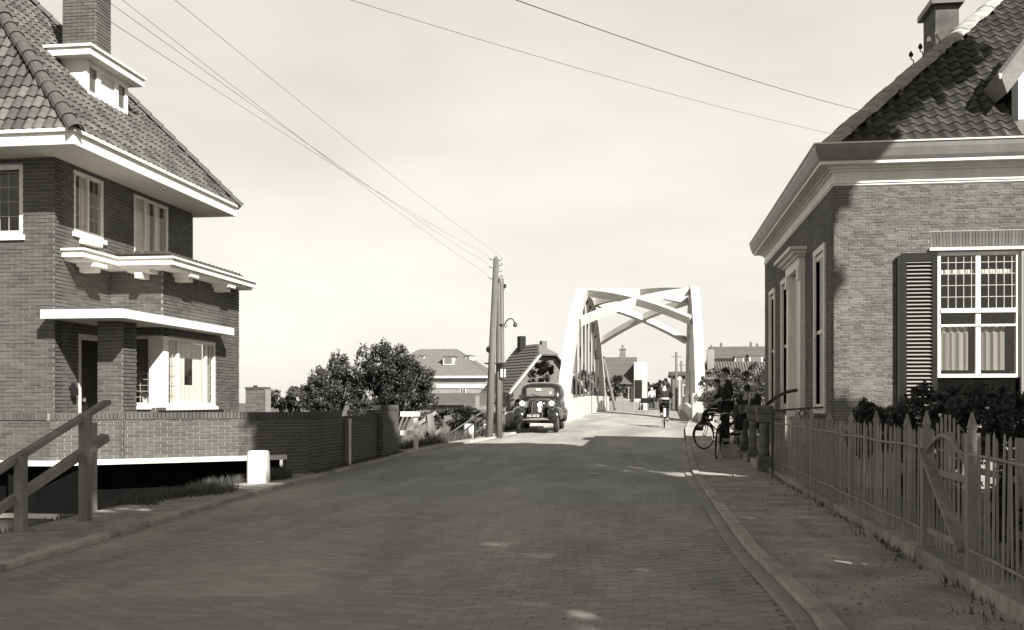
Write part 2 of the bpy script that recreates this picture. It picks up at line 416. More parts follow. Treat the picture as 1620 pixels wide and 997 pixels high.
xs = sorted(set([-900, -400, -200, -120, -80, -60, -45, -35, -28, -22, -18, -15, -13, -12] + [round(-11.5 + .35 * i, 2) for i in range(45)] + [4.5, 6, 8, 11, 15, 20, 30, 50, 80, 150, 300, 900]))
ys = sorted(set([-60, -30, -15, -5, 0] + [round(2 + .8 * i, 2) for i in range(56)] + [47.4, 47.6, 48.9, 49.1, 60, 69.9, 70.1, 71.4, 71.6, 75, 80, 86, 90, 95, 100, 110, 120, 130, 150, 175, 200, 300, 500, 900, 1800]))
g = MB(); g.v = [(x, y, ground_z(x, y)) for y in ys for x in xs]; nx = len(xs)
for j in range(len(ys) - 1):
    for i in range(nx - 1): g.f.append((j * nx + i, j * nx + i + 1, (j + 1) * nx + i + 1, (j + 1) * nx + i)); g.q.append(.5)
struct(g.build('ground', M_soil))
struct(MB().box(-300, 300, 46, 73, -2.5, -2.3).build('canal_water', M_water))
def strip(name, m, f0, f1, zf, y0, y1, step=1.0, nxs=6, camber=0):
    mb = MB(); yy = [y0]
    while yy[-1] < y1: yy.append(min(yy[-1] + step, y1))
    for y in yy:
        for i in range(nxs + 1):
            t = i / nxs; mb.v.append((f0(y) + (f1(y) - f0(y)) * t, y, zf(y) + camber * (1 - (2 * t - 1) ** 2)))
    for j in range(len(yy) - 1):
        for i in range(nxs):
            k = j * (nxs + 1) + i; mb.f.append((k, k + 1, k + nxs + 2, k + nxs + 1)); mb.q.append(.5)
    return struct(mb.build(name, m))
CAM = .05
def road_z(x, y):
    a, b = xl(y), xr(y); t = (x - a) / (b - a); return zr(y) + CAM * (1 - (2 * t - 1) ** 2)
road = strip('road', M_road, xl, xr, zr, -40, 240, 1.0, 10, CAM)
# clinker pavers laid across the road, as far as single ones can be told apart
pv = Pieces(road, 'paver', 'paver_field', M_paver)
y = 4.6; r = 0
while y < 13.5:
    x = xl(y) + .02 + (0 if r % 2 else .105)
    while x < xr(y) - .2:
        d = random.uniform(-.0015, .0015)
        pv.add(frame((1, 0, 0), (0, 1, 0), Z, V(x + .105, y, road_z(x + .1, y) + .001 + d)), 'p', .1, random.random()); x += .21
    y += .085; r += 1
pv.done(lambda k, var: MB().box(-.1042, .1042, -.0417, .0417, -.03, .004, var))
path_l = strip('path_right', M_dirt, lambda y: xr(y) + .165, lambda y: 2.9 if y < 44 else 2.0, lambda y: zr(y) + .062, -40, 46, 1.0, 5)
verge = strip('verge_left', M_sand, lambda y: xl(y) - 1.15 if y < 26 else xl(y) - .55, lambda y: xl(y) - .14, lambda y: zr(y) + .045, -40, 44, 1.0, 5)
def kerb(name, fx, w, h, y0, y1, ln, m, xo=0):
    root = None; objs = []; yv = y0; i = 0
    base = MB()
    while yv < y1:
        ye = min(yv + ln * random.uniform(.93, 1.07), y1); a, b = fx(yv) + xo, fx(ye) + xo; za, zb = zr(yv), zr(ye); j = random.uniform(-.006, .006); g_ = .012
        P = [(a, yv, za - .1), (a + w, yv, za - .1), (b + w, ye - g_, zb - .1), (b, ye - g_, zb - .1)]
        P += [(p[0], p[1], p[2] + .1 + h + j) for p in P]
        objs.append(MB().hexa(P, random.random())); yv = ye
    root = struct(MB().prism([(fx(y0) + xo + .01, y0, zr(y0) - .12), (fx(y0) + xo + w - .01, y0, zr(y0) - .12), (fx(y0) + xo + w - .01, y0, zr(y0) + h - .02), (fx(y0) + xo + .01, y0, zr(y0) + h - .02)], (0, .05, 0)).build(name, m))
    for o in objs: o.build('kerb_stone', m, root, bevel=.008)
kerb('kerb_right', lambda y: xr(y) + .03, .13, .075, 3, 44, .95, M_kerb)
kerb('gutter_right', lambda y: xr(y) - .10, .125, .03, 3, 30, .6, M_paver)
kerb('kerb_left', lambda y: xl(y) - .15, .15, .055, 3, 44, .95, M_kerb)

gv = MB(); Rg = random.Random(5)
for i in range(2600):
    y_ = 4.5 + 20 * Rg.random() ** 1.7; x_ = Rg.uniform(xr(y_) + .22, 2.2); s_ = Rg.uniform(.004, .016) * (1.5 if Rg.random() < .06 else 1); z_ = zr(y_) + .062; v_ = Rg.random(); a_ = Rg.uniform(0, PI)
    ring_ = [(x_ + s_ * math.cos(a_ + k * PI / 2.5), y_ + s_ * .8 * math.sin(a_ + k * PI / 2.5), z_ - .003) for k in range(5)]; top_ = (x_, y_, z_ + s_ * .7)
    for k in range(5): gv.face([ring_[k], ring_[(k + 1) % 5], top_], v_)
go_ = gv.build('gravel', M_gravel, kind='stuff'); go_['label'] = 'loose gravel scattered over the earth footpath'; go_['category'] = 'gravel'
# ------------------------------------------------------------------ foliage
def leaves(mb, c, r, n, size, seed, shell=.55, clumps=26, droop=0):
    R = np.random.default_rng(seed); c = np.array(c, float); r = np.array(r, float)
    d = R.normal(size=(clumps, 3)); d /= np.linalg.norm(d, axis=1)[:, None]; rad = shell + (1 - shell) * R.random(clumps) ** .7
    cc = d * rad[:, None]; k = R.integers(0, clumps, n); cs = (.16 + .22 * R.random(clumps))[k]
    q = R.normal(size=(n, 3)); q /= np.linalg.norm(q, axis=1)[:, None]; q *= (R.random(n) ** .45 * cs)[:, None]
    p = (cc[k] + q) * r + c
    a = R.normal(size=(n, 3)); a /= np.linalg.norm(a, axis=1)[:, None]; b = R.normal(size=(n, 3)); b[:, 2] *= .7; b -= a * (a * b).sum(1)[:, None]; b /= np.linalg.norm(b, axis=1)[:, None]
    s = (size * (.6 + .8 * R.random(n)))[:, None]; v = R.random(n)
    A = p + a * s; B = p + b * s * .5; Cc = p - a * s; D = p - b * s * .5
    base = len(mb.v); allv = np.stack([A, B, Cc, D], 1).reshape(-1, 3); mb.v += [tuple(t) for t in allv]
    mb.f += [(base + 4 * i, base + 4 * i + 1, base + 4 * i + 2, base + 4 * i + 3) for i in range(n)]; mb.q += list(v)
def fast_mesh(mb, name, m, parent=None, kind=None):
    me = bpy.data.meshes.new(name); me.from_pydata(mb.v, [], mb.f); me.materials.append(m)
    a = me.attributes.new('var', 'FLOAT', 'FACE'); a.data.foreach_set('value', np.array(mb.q, dtype=np.float32)); me.update()
    o = bpy.data.objects.new(name, me); C.objects.link(o); attach(o, parent)
    if kind: o['kind'] = kind
    return o
def tree(name, base, blobs, label, group=None, leaf=.09, n=9000, m=None, tr=.14, seed=1, cat='tree', clumps=26):
    t = thing(name, base, label, cat, group); b = Vector(base); rnd = random.Random(seed)
    top = sum((Vector(c) for c, r in blobs), Vector()) / len(blobs)
    tk = MB(); mid = b.lerp(top, .5) + Vector((rnd.uniform(-.1, .1), rnd.uniform(-.1, .1), 0)); tk.tube([b - Z * .15, b.lerp(mid, .5), mid, top], [tr * 1.25, tr, tr * .8, tr * .35], 9)
    for c, r in blobs:
        for i in range(5):
            e = Vector(c) + Vector((rnd.uniform(-.7, .7) * r[0], rnd.uniform(-.7, .7) * r[1], rnd.uniform(-.3, .7) * r[2])); s0 = b.lerp(top, rnd.uniform(.35, .8))
            tk.tube([s0, s0.lerp(e, .5) + Z * .1 * r[2], e], [tr * .4, tr * .25, tr * .07], 6)
    tk.build('trunk', M_bark, t, smooth=True)
    cr_ = MB(); tot = sum(r[0] * r[1] * r[2] for c, r in blobs)
    for i, (c, r) in enumerate(blobs): leaves(cr_, c, r, int(n * r[0] * r[1] * r[2] / tot), leaf, seed * 31 + i, clumps=clumps)
    fast_mesh(cr_, 'crown', m or M_leaf, t); return t

# ------------------------------------------------------------------ LEFT: brick villa
hx, hy = -10.0, 16.0; RX = -8.95; YB = 17.8; YE = 21.3; ZT = 5.6
villa = thing('brick_villa', (hx - 2, hy + 2, LOW), 'dark brick villa with wide white eaves, bay window and hipped tile roof', 'house')
core = MB(); pool = Pieces(villa, 'brick', 'brick_courses', M_brickL)
zb = -0.0
fw0 = gy(0, 372, 16); fw1 = gy(36, 255, 16)
fwin = (-11.55, fw1.x, 4.24, 5.45)                                   # first-floor window on the front
O = V(-15, hy, zb); ops = [(fwin[0] + 15, fwin[1] + 15, fwin[2] - zb, fwin[3] - zb)]
brick_wall(core, pool, O, (1, 0, 0), 5.0, ZT - zb, ops, vmin=.35)
w1 = (16.58 - hy, 17.57 - hy, 4.38, 5.49); w2 = (18.67 - hy, 20.12 - hy, 4.15, 5.50); dr = (16.72 - hy, 17.55 - hy, .42, 2.6)
brick_wall(core, pool, V(hx, hy + .012, zb), (0, 1, 0), YE - hy - .1, ZT - zb, [w1, w2, dr], vmin=.35)
# bay: upper wall and the ends of the lower wall
ZC = 4.0
front_w = (-9.80 - hx, -9.22 - hx, 1.34, 2.55)
brick_wall(core, pool, V(hx + .02, YB, 0), (1, 0, 0), RX - hx - .02, ZC, [(.16, RX - hx, 1.30, 2.62)], vmin=.35)
sw = (17.86 - YB, 20.1 - YB)
brick_wall(core, pool, V(RX, YB + .012, 0), (0, 1, 0), YE - YB, ZC, [(-.1, sw[1], 1.30, 2.62)], vmin=.35)
# porch pillar
PX0, PX1, PY0, PY1 = -9.42, -8.97, 16.38, 16.83
for O_, u_, L_ in ((V(PX0, PY0, .4), (1, 0, 0), PX1 - PX0), (V(PX1, PY0 + .012, .4), (0, 1, 0), PY1 - PY0)):
    brick_wall(core, pool, O_, u_, L_, 2.46, (), thick=.4 if u_[0] else .05)
# chimney bricks (chimney is its own part)
core.box(-15, hx - .24, YE + .3, YE + .5, LOW, ZT).box(-15.2, -15, hy, YE + .5, LOW, ZT)
core.box(-15, hx - .005, hy + .02, hy + .3, LOW, zb)                  # cellar front below the terrace
core.box(hx - .3, hx, hy + .3, YE, LOW, zb)
core.box(hx, RX, YB + .3, YE, LOW, zb)
core.build('wall', M_mortL, villa)
CHX0, CHX1, CHY0, CHY1 = -12.55, -11.85, 18.0, 18.85
cp = gy(100, 60, 18.0); cq = gy(152, 60, 18.0); CHX0, CHX1 = cp.x, cq.x
cq2 = gx(173, 80, CHX1); CHY1 = max(18.5, min(19.3, cq2.y))
ccore = MB(); brick_wall(ccore, pool, V(CHX0, 18.0, 7.2), (1, 0, 0), CHX1 - CHX0, 3.2, (), thick=CHY1 - 18.0)
brick_wall(ccore, pool, V(CHX1, 18.012, 7.2), (0, 1, 0), CHY1 - 18.0, 3.2, (), thick=.06)
ccore.build('chimney', M_mortL, villa)
pool.done(brick_maker)
# floor above the cellar, ceilings keep rooms dark
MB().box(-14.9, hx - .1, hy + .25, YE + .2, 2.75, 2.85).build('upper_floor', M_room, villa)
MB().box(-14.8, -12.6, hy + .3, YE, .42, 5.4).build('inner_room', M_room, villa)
# eaves: fascia, soffit
EO = .9; EX, EY0, EY1 = hx + EO, hy - EO, 21.55; ZE0, ZE1 = 5.52, 5.76
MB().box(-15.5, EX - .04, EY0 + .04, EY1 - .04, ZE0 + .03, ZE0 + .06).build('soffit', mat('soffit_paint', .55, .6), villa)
fa = MB(); fa.box(-15.5, EX, EY0, EY0 + .04, ZE0, ZE1).box(EX - .04, EX, EY0 + .04, EY1, ZE0, ZE1).box(-15.5, EX - .04, EY1 - .04, EY1, ZE0, ZE1)
fa.build('eaves_fascia', M_white, villa)
gt = MB(); gt.box(-15.5, EX + .05, EY0 - .05, EY0 + .02, ZE1 - .045, ZE1 + .012).box(EX - .02, EX + .05, EY0 + .021, EY1 + .05, ZE1 - .045, ZE1 + .012)
gt.build('gutter', M_white, villa)
# roof planes: side pitch k, front pitch k/uu
K, UU = 1.10, .66; ZR0 = ZE1 + .0
TA = (EY1 - EY0) / 2 / UU; apex = V(EX - TA, (EY0 + EY1) / 2, ZR0 + K * TA)
ul = MB(); ul.face([(EX, EY0, ZR0), (EX, EY1, ZR0), apex]); ul.face([(EX, EY0, ZR0), apex, (-17.5, apex.y, apex.z), (-17.5, EY0, ZR0)]); ul.face([(EX, EY1, ZR0), (-17.5, EY1, ZR0), (-17.5, apex.y, apex.z), apex])
ul.build('roof_deck', M_leadd, villa)
TW, TL = .18, .255
tp = Pieces(villa, 'roof_tile', 'roof_tile_field', M_tileL)
def in_side(p):
    t = EX - p.x; return 0 <= t <= TA and EY0 + UU * t + .05 < p.y < EY1 - UU * t - .03 and visible(p, 60) and not (17.45 < p.y < 19.05 and 1.2 < t < 2.1)
def in_front(p):
    e = p.y - EY0; return p.x < EX - e / UU - .05 and visible(p, 60)
tile_field(tp, V(EX, EY0, ZR0), (0, 1, 0), (-1, 0, K), TW, TL, 38, 31, in_side)
tile_field(tp, V(-15.0, EY0, ZR0), (1, 0, 0), (0, 1, K / UU), TW, TL, 34, 22, in_front)
tp.done(tile_maker_fn(TW, TL, .024), smooth=False)
hp = []; hd = V(-1, UU, K).normalized(); hs = V(EX, EY0, ZR0 + .02)
hm = MB(); nseg = 7
for j in range(2):
    pass
cap = MB()
for i in range(6):
    a0, a1 = PI * i / 6, PI * (i + 1) / 6
    for (ra, ya, rb, yb2) in ((.135, -.2, .105, .22),):
        cap.face([(ra * math.cos(a0), ya, ra * math.sin(a0)), (ra * math.cos(a1), ya, ra * math.sin(a1)), (rb * math.cos(a1), yb2, rb * math.sin(a1)), (rb * math.cos(a0), yb2, rb * math.sin(a0))])
        cap.face([(ra * math.cos(a0), ya, ra * math.sin(a0)), (ra * math.cos(a1), ya, ra * math.sin(a1)), (.8 * ra * math.cos(a1), ya + .004, .8 * ra * math.sin(a1)), (.8 * ra * math.cos(a0), ya + .004, .8 * ra * math.sin(a0))])
capm = cap.mesh('hip_tile', M_tileL, True)
hn = V(1, -1, 1.2); hn = (hn - hd * hn.dot(hd)).normalized(); hu = hd.cross(hn)
for i in range(12): inst('hip_tile', capm, frame(hu, hd, hn, hs + hd * (.1 + .33 * i) + hn * random.uniform(-.01, .01)), villa)
hd2 = V(-1, -UU, K).normalized(); hn2 = V(1, 1, 1.2); hn2 = (hn2 - hd2 * hn2.dot(hd2)).normalized(); hu2 = hd2.cross(hn2); hs2 = V(EX, EY1, ZR0 + .02)
for i in range(18): inst('hip_tile', capm, frame(hu2, hd2, hn2, hs2 + hd2 * (.1 + .33 * i)), villa)
# dormer
DX, DY0, DY1, DZ0, DZ1 = -10.3, 17.5, 19.0, 6.98, 7.74
dm = MB(); dm.box(DX - 1.6, DX - .05, DY0, DY1, DZ0 - .2, DZ1)
do = dm.build('dormer', M_white, villa)
df = MB()
for (a, b, c, d) in cut_rects(DY1 - DY0, DZ1 - DZ0, [(.10, .36, .2, .64), (.5, 1.0, .14, .64), (1.14, 1.40, .2, .64)]): df.box(DX - .05, DX + .012, DY0 - .01 + a, DY0 - .01 + b, DZ0 + c, DZ0 + d)
df.build('dormer_front', M_white, do)
for a, b, c, d in ((.10, .36, .2, .64), (1.14, 1.40, .2, .64)): MB().box(DX - .045, DX - .02, DY0 + a, DY0 + b, DZ0 + c, DZ0 + d).build('dormer_pane', mat('dark_pane', .08, .1), do)
MB().box(DX - .045, DX - .02, DY0 + .5, DY0 + 1.0, DZ0 + .14, DZ0 + .64).build('dormer_blind', M_cream, do)
MB().box(DX - 1.9, DX + .22, DY0 - .24, DY1 + .24, DZ1, DZ1 + .14).build('dormer_roof', M_white, do)
MB().box(DX - 1.9, DX + .26, DY0 - .28, DY1 + .28, DZ1 + .14, DZ1 + .19).build('dormer_roof_edge', M_white, do)
# first-floor windows
win = window(villa, V(fwin[0], hy, fwin[2]), (1, 0, 0), fwin[1] - fwin[0], fwin[3] - fwin[2], .02, .08, cols=2, sill=.09, lead=(2, 4, 0, 1.0), curtain=[(.1, .5, .1, 1.1, M_curtg)])
window(villa, V(hx, hy + w1[0], w1[2]), (0, 1, 0), w1[1] - w1[0], w1[3] - w1[2], .0, .075, cols=2, bars=.05, sill=.08, lead=(2, 4, 0, .96), curtain=[(.3, .62, .05, 1.05, M_curt)])
window(villa, V(hx, hy + w2[0], w2[2]), (0, 1, 0), w2[1] - w2[0], w2[3] - w2[2], .0, .075, cols=3, bars=.07, sill=.06, lead=(2, 4, .0, .9, (2,)), curtain=[(.08, .56, .05, 1.3, M_curt), (.60, .78, .05, 1.3, M_curt), (1.0, 1.2, .05, 1.3, M_curt)])
sb = MB().box(hx, hx + .17, 16.75, 17.25, 4.2, 4.3); sb.build('flower_box', M_white, villa)
# bay cornice: moulded white boards with stepped brackets
cx1, cx2, cy1, cy2 = hx + .42, RX + .42, 16.2, YB - .48
cn_ = MB()
for (o, z0, z1) in ((0, 3.88, 3.99), (.035, 3.99, 4.03), (-.06, 3.83, 3.88)):
    cn_.box(hx, cx1 + o, cy1 - o, cy2 - o + .002, z0, z1).box(hx, cx2 + o, cy2 - o + .004, YE - .05 + o, z0, z1)
cn_.build('bay_cornice', M_white, villa)
for (p, ax) in ((V(hx + .20, cy1 + .55, 0), 'x'), (V(hx + .75, cy2 + .1, 0), 'y'), (V(RX + .13, YB + .55, 0), 'x'), (V(RX + .13, YB + 2.3, 0), 'x')):
    b = MB()
    if ax == 'x':
        for i, (ln, z0, z1, wdt) in enumerate(((.38, 3.765, 3.829, .36), (.3, 3.68, 3.765, .18))): b.box(p.x - .14, p.x - .14 + ln, p.y - wdt / 2, p.y + wdt / 2, z0, z1)
    else:
        for i, (ln, z0, z1, wdt) in enumerate(((.38, 3.765, 3.829, .44), (.3, 3.66, 3.765, .14))): b.box(p.x - wdt / 2, p.x + wdt / 2, p.y + .02, p.y + .02 + ln, z0, z1)
    b.build('bracket', M_white, villa)
# low brick parapet of the bay roof with a dark tile coping
cpm = MB(); cpm.box(hx, RX + .05, YB - .1, YB + .15, 4.03, 4.12).box(RX - .2, RX + .05, YB + .15, YE, 4.03, 4.12).box(hx, RX - .2, YB + .15, YE, 4.0, 4.05); cpm.build('bay_roof', M_brickL, villa)
ct = MB().box(-.095, .095, -.16, .16, 0, .035).tube([(-.09, -.165, .035), (-.09, .165, .035)], .032, 6); ctm = ct.mesh('coping_tile', M_tileR)
for i in range(6): inst('coping_tile', ctm, frame((1, 0, 0), (0, 1, 0), Z, V(hx + .12 + .19 * i, YB + .0, 4.125)), villa)
for i in range(18): inst('coping_tile', ctm, frame((0, 1, 0), (-1, 0, 0), Z, V(RX - .02, YB + .1 + .19 * i, 4.125)), villa)
# canopy over porch and bay window
kx, ky = -8.58, 15.68
cno = MB(); cno.box(hx - .05, kx, ky, hy - .02, 2.78, 2.93).box(hx + .012, kx, hy - .018, YB - .012, 2.78, 2.93).box(RX + .012, kx, YB - .010, 20.2, 2.78, 2.93)
cno.build('canopy', M_white, villa)
# bay window, ground floor: front light, white corner panel, side light
window(villa, V(hx + .18, YB, 1.32), (1, 0, 0), .60, 1.30, .05, .05, cols=1, sill=.07, lead=(3, 5, 0, .55))
MB().box(-9.22, RX + .004, YB - .004, YB + .08, 1.25, 2.62).box(RX - .076, RX + .004, YB + .08, YB + .16, 1.25, 2.62).build('corner_panel', M_white, villa)
window(villa, V(RX, YB + .16, 1.30), (0, 1, 0), sw[1] - .16, 1.32, .0, .065, splits=[.48, 1.72], bars=.09, sill=.07, lead=(2, 6, 0, 1.15, (0, 2)), curtain=[(.26, .45, .05, 1.25, M_curt), (.53, .88, .05, 1.25, M_curt), (1.22, 1.68, .05, 1.25, M_curt), (.88, 1.22, .95, 1.25, M_curt), (.88, 1.22, .05, .42, M_curt), (1.76, 1.9, .05, 1.2, M_curt)])
MB().box(RX - .05, RX + .13, YB - .1, sw[1] + YB + .12, 1.17, 1.232).build('bay_sill', M_dark, villa)
ln_ = Vector((RX - .45, 18.95, 0)); lamp = MB(); lamp.lathe([(.17, 1.98), (.2, 1.98), (.11, 2.3), (.09, 2.3)], ln_, n=10).tube([(ln_.x, ln_.y, 1.35), (ln_.x, ln_.y, 2.0)], .015, 6); lampo = lamp.build('table_lamp', mat('lamp_shade_cloth', .08, .8)); tag(lampo, 'dark shaded table lamp standing inside the bay window', 'lamp')
MB().box(RX - .75, RX - .09, YB + .3, 20.0, 1.2, 1.36).build('window_seat', M_cream, villa)
for i, (x, yv) in enumerate(((-9.72, YB + .12), (-9.36, YB + .12), (RX - .2, YB + .45), (RX - .2, 18.85))):
    t_ = thing('potted_plant', (x, yv, 1.36), 'small flowering pot plant on the sill of the villa bay window', 'plant', 'pot plants in the bay window'); MB().lathe([(.045, 1.36), (.065, 1.46)], (x, yv, 0), n=8).build('pot', M_cream, t_)
    q = MB(); leaves(q, (x, yv, 1.55), (.12, .09, .12), 90, .03, 50 + i, clumps=9); fast_mesh(q, 'foliage', M_leaf, t_)
# door on the side wall in the porch
dj = MB(); dy0, dy1 = hy + dr[0], hy + dr[1]
dj.box(hx - .1, hx + .02, dy0, dy0 + .08, .42, 2.6).box(hx - .1, hx + .02, dy1 - .08, dy1, .42, 2.6).box(hx - .1, hx + .018, dy0 + .08, dy1 - .08, 2.5, 2.6)
djo = dj.build('door_frame', M_cream, villa); dd = MB().box(hx - .09, hx - .04, dy0 + .08, dy1 - .08, .42, 2.5).build('door', M_dark, villa)
MB().box(hx - .04, hx + .03, dy0 + .14, dy0 + .2, 1.4, 1.46).build('handle', M_chrome, dd)
ll = MB().box(hx + .0, hx + .12, hy + .42, hy + .5, 1.62, 1.66).box(hx + .06, hx + .14, hy + .41, hy + .51, 1.50, 1.62).box(hx + .04, hx + .1, hy + .44, hy + .48, 1.66, 1.72); ll.build('letter_box', M_dark, villa)
vent = MB().tube([(hx + .5, YB - .25, 2.93), (hx + .5, YB - .25, 3.05)], .03, 8).lathe([(.05, 3.05), (.05, 3.08)], (hx + .5, YB - .25, 0), n=8); vent.build('vent_pipe', M_dark, villa)

# ------------------------------------------------------------------ terrace parapet
terr = thing('terrace_wall', (-9, 15.8, LOW), 'brown brick terrace wall with soldier coping in front of the villa', 'wall')
tc_ = MB(); tpool = Pieces(terr, 'brick', 'brick_courses', M_brickL)
TX, TY = -6.2, 15.72; HB = .41; HT = 1.09
TA_, TC_ = V(-9.9, TY, 0), V(-6.35, 18.4, 0); tu = (TC_ - TA_).normalized(); tl_ = (TC_ - TA_).length
brick_wall(tc_, tpool, V(-13, TY, HB), (1, 0, 0), 3.09, HT - HB)
brick_wall(tc_, tpool, TA_ + Z * HB, tu, tl_, HT - HB)
brick_wall(tc_, tpool, TC_ + V(.012, .012, -.15), (0, 1, 0), 2.05, HT + .15)
brick_wall(tc_, tpool, TC_ - tu * .42 - Z * .8, tu, .42, HB + .798)
tc_.build('wall_core', M_mortL, terr)
def soldier(pool, O, u, L, n_in=.25):
    O, u = Vector(O), Vector(u); w = Z.cross(u); k = int(L / .066)
    for i in range(k): pool.add(frame(u, w, Z, O + u * (.066 * (i + .5)) + Z * .055), (.055, .115, .028), .08, random.random())
soldier(tpool, V(-13, TY, HT), (1, 0, 0), 3.07); soldier(tpool, TA_ + Z * HT, tu, tl_); soldier(tpool, TC_ + V(.012, .03, HT), (0, 1, 0), 2.0)
tw_ = Z.cross(tu)
MB().box(-13, -9.9, TY + .03, TY + .23, HT - .001, HT + .108).obox(TA_ + tw_ * .03 + Z * (HT - .001), tu, tw_, Z, tl_ - .03, .2, .109).obox(TC_ + V(-.03, .2, HT - .001), (0, 1, 0), (-1, 0, 0), Z, 1.84, .19, .109).build('coping_core', M_mortL, terr)
tpool.done(brick_maker)
e_ = TC_ - tu * .44
MB().prism([(-13, TY - .10, HB - .09), (-9.9 + .04, TY - .10, HB - .09), e_ - tw_ * .1 + Z * (HB - .09), e_ + tw_ * .8 + Z * (HB - .09), (-10.4, TY + .9, HB - .09), (-13, TY + .27, HB - .09)], (0, 0, .088)).build('slab_edge', M_cream, terr)
shade_m = mat('tar', .006, .9, 0, .3, 3, spec=.05)  # near-black colour standing in for deep shade
MB().box(-13, -9.5, TY + .26, TY + .275, LOW, HB - .092).obox(TA_ - tu * .6 + tw_ * .5 + Z * LOW, tu, tw_, Z, tl_ + .2, .2, HB - .092 - LOW).build('tarred_plinth', shade_m, terr)  # recessed wall painted near-black in place of the shaded void under the slab
MB().prism([(-9.95, TY + .3, HB - .06), e_ + tw_ * .32 + Z * (HB - .06), (-6.6, 20.3, HB - .06), (-8.9, 20.3, HB - .06), (-9.95, 17.5, HB - .06)], (0, 0, .06)).build('terrace_floor', M_concg, terr)
rw = thing('roadside_wall', (TX, 22.5, -.1), 'low brick garden wall with recessed panel and end pier along the road', 'wall')
rc = MB(); rp = Pieces(rw, 'brick', 'brick_courses', M_brickL)
def zwall(y): return zr(y)
brick_wall(rc, rp, V(TX - .1, 20.55, -.15), (0, 1, 0), 2.6, 1.13)
brick_wall(rc, rp, V(TX + .02, 23.15, -.1), (0, 1, 0), 1.5, 1.3); brick_wall(rc, rp, V(TX - .35, 23.14, -.1), (1, 0, 0), .37, 1.3, thick=.1)
rc.build('wall_core', M_mortL, rw); soldier(rp, V(TX - .1, 20.55, .98), (0, 1, 0), 2.6); soldier(rp, V(TX + .02, 23.15, 1.2), (0, 1, 0), 1.5); rp.done(brick_maker)
MB().box(TX - .32, TX - .13, 20.56, 23.1, .97, 1.08).box(TX - .23, TX - .03, 23.16, 24.65, 1.19, 1.30).build('coping_core', M_mortL, rw)
wp = MB().tube([(TX + .05, 20.42, -.05), (TX + .05, 20.42, 1.0)], .03, 8).lathe([(.04, 1.0), (.04, 1.03)], (TX + .05, 20.42, 0)); tag(wp.build('gate_post', M_white), 'thin white gate post between terrace wall and roadside wall', 'post')

# stone bollards
def bollard(p, w, h, label, rz=0):
    t = thing('stone_bollard', p, label, 'bollard', rot=(0, 0, rz))
    b = MB(); ring = []
    for z, s in ((-.12, 1), (h * .88, .97), (h * .96, .93), (h, .78)): ring.append([(x * w / 2 * s, y * w * .38 * s, z) for x, y in ((-1, -.8), (-.8, -1), (.8, -1), (1, -.8), (1, .8), (.8, 1), (-.8, 1), (-1, .8))])
    b.loft(ring); b.build('shaft', M_white, t); return t
bollard(gz(409, 770, -.02), .33, .60, 'white painted stone bollard in grass before the brick terrace wall', .05)
p = gz(742, 697, .17); bollard(p, .30, .52, 'square white stone marker in grass beside the telegraph poles', .1)
p = gz(770, 690, .2); bollard(p, .22, .42, 'small rounded white stone marker at foot of the telegraph poles', .1)

# ------------------------------------------------------------------ railings and small fences on the left
def stair_rail(pts, posts, label, lower=.42, x=0):
    t = thing('stair_railing', posts[0][0], label, 'railing')
    for (b, h, wd) in posts: MB().box(b[0] - wd / 2, b[0] + wd / 2, b[1] - wd / 2, b[1] + wd / 2, b[2] - .25, b[2] + h, random.random()).build('post', M_wood, t, bevel=.006)
    MB().bar(pts[0], pts[1], .10, .05).build('handrail', M_wood, t)
    MB().bar(V(*pts[0]) - Z * lower, V(*pts[1]) - Z * lower, .05, .09).build('lower_rail', M_wood, t)
P1 = gz(33, 850, -.02); P2 = gz(135, 832, -.02)
a = gy(170, 636, P2.y + .42); b = gy(-40, 765, P1.y - .55)
stair_rail((a, b), [(P1, .84, .10), (P2, 1.27, .11)], 'weathered wooden stair railing with sloping handrail at the roadside edge')
Q1 = P1 + V(-.62, .25, -.45); Q2 = P2 + V(-.42, .85, -.2)
a2 = a + V(-.48, .75, -.02); b2 = b + V(-.75, .6, -.28)
stair_rail((a2, b2), [(Q2, 1.36, .1), (Q1, .7, .1)], 'second wooden stair railing standing behind the roadside one')
hz = thing('cellar_hatch', (-8.9, 13.4, -.9), 'low white framed hatch below the dyke beside the stair railing', 'hatch')
q0 = gy(-30, 812, 13.4); q1 = gy(92, 812, 13.4)
MB().box(q0.x, q1.x, 13.38, 13.44, q0.z - .06, q0.z).box(q1.x - .06, q1.x, 13.38, 13.44, q0.z - .36, q0.z - .06).build('frame', M_white, hz)
MB().box(q0.x, q1.x - .06, 13.42, 14.0, LOW, q0.z - .06).build('panel', M_wallm, hz)
# white post-and-rail fence end and sloping rails going down the dyke
wf = thing('white_fence', gz(657, 715, .1), 'short white post and rail fence end at the brick pier', 'fence')
f0 = gz(658, 714, .08)
MB().box(f0.x - .05, f0.x + .05, f0.y - .05, f0.y + .05, -.1, f0.z + 1.05).build('post', M_white, wf)
for z in (.92, .42): MB().box(f0.x - .4, f0.x + .12, f0.y - .09, f0.y - .05, f0.z + z, f0.z + z + .13).build('rail', M_white, wf)
sr = thing('sloping_railing', gz(690, 705, .1), 'grey wooden railing sloping down the grassy dyke beyond the brick pier', 'railing')
s0 = gy(688, 707, 28.5); s1 = gy(680, 655, 28.5); MB().bar((s0.x, s0.y, s0.z - .2), s1, .16, .12, up=(0, 1, 0)).build('post', M_wood, sr)
for (A, B) in (((645, 715), (698, 680)), ((645, 682), (690, 652))): MB().bar(gy(*A, 28.4), gy(*B, 28.6), .05, .1).build('rail', M_wood, sr)
s2 = thing('dyke_stair_rail', gz(752, 690, .1), 'thin dark handrail sloping down beside the square white stone marker', 'railing')
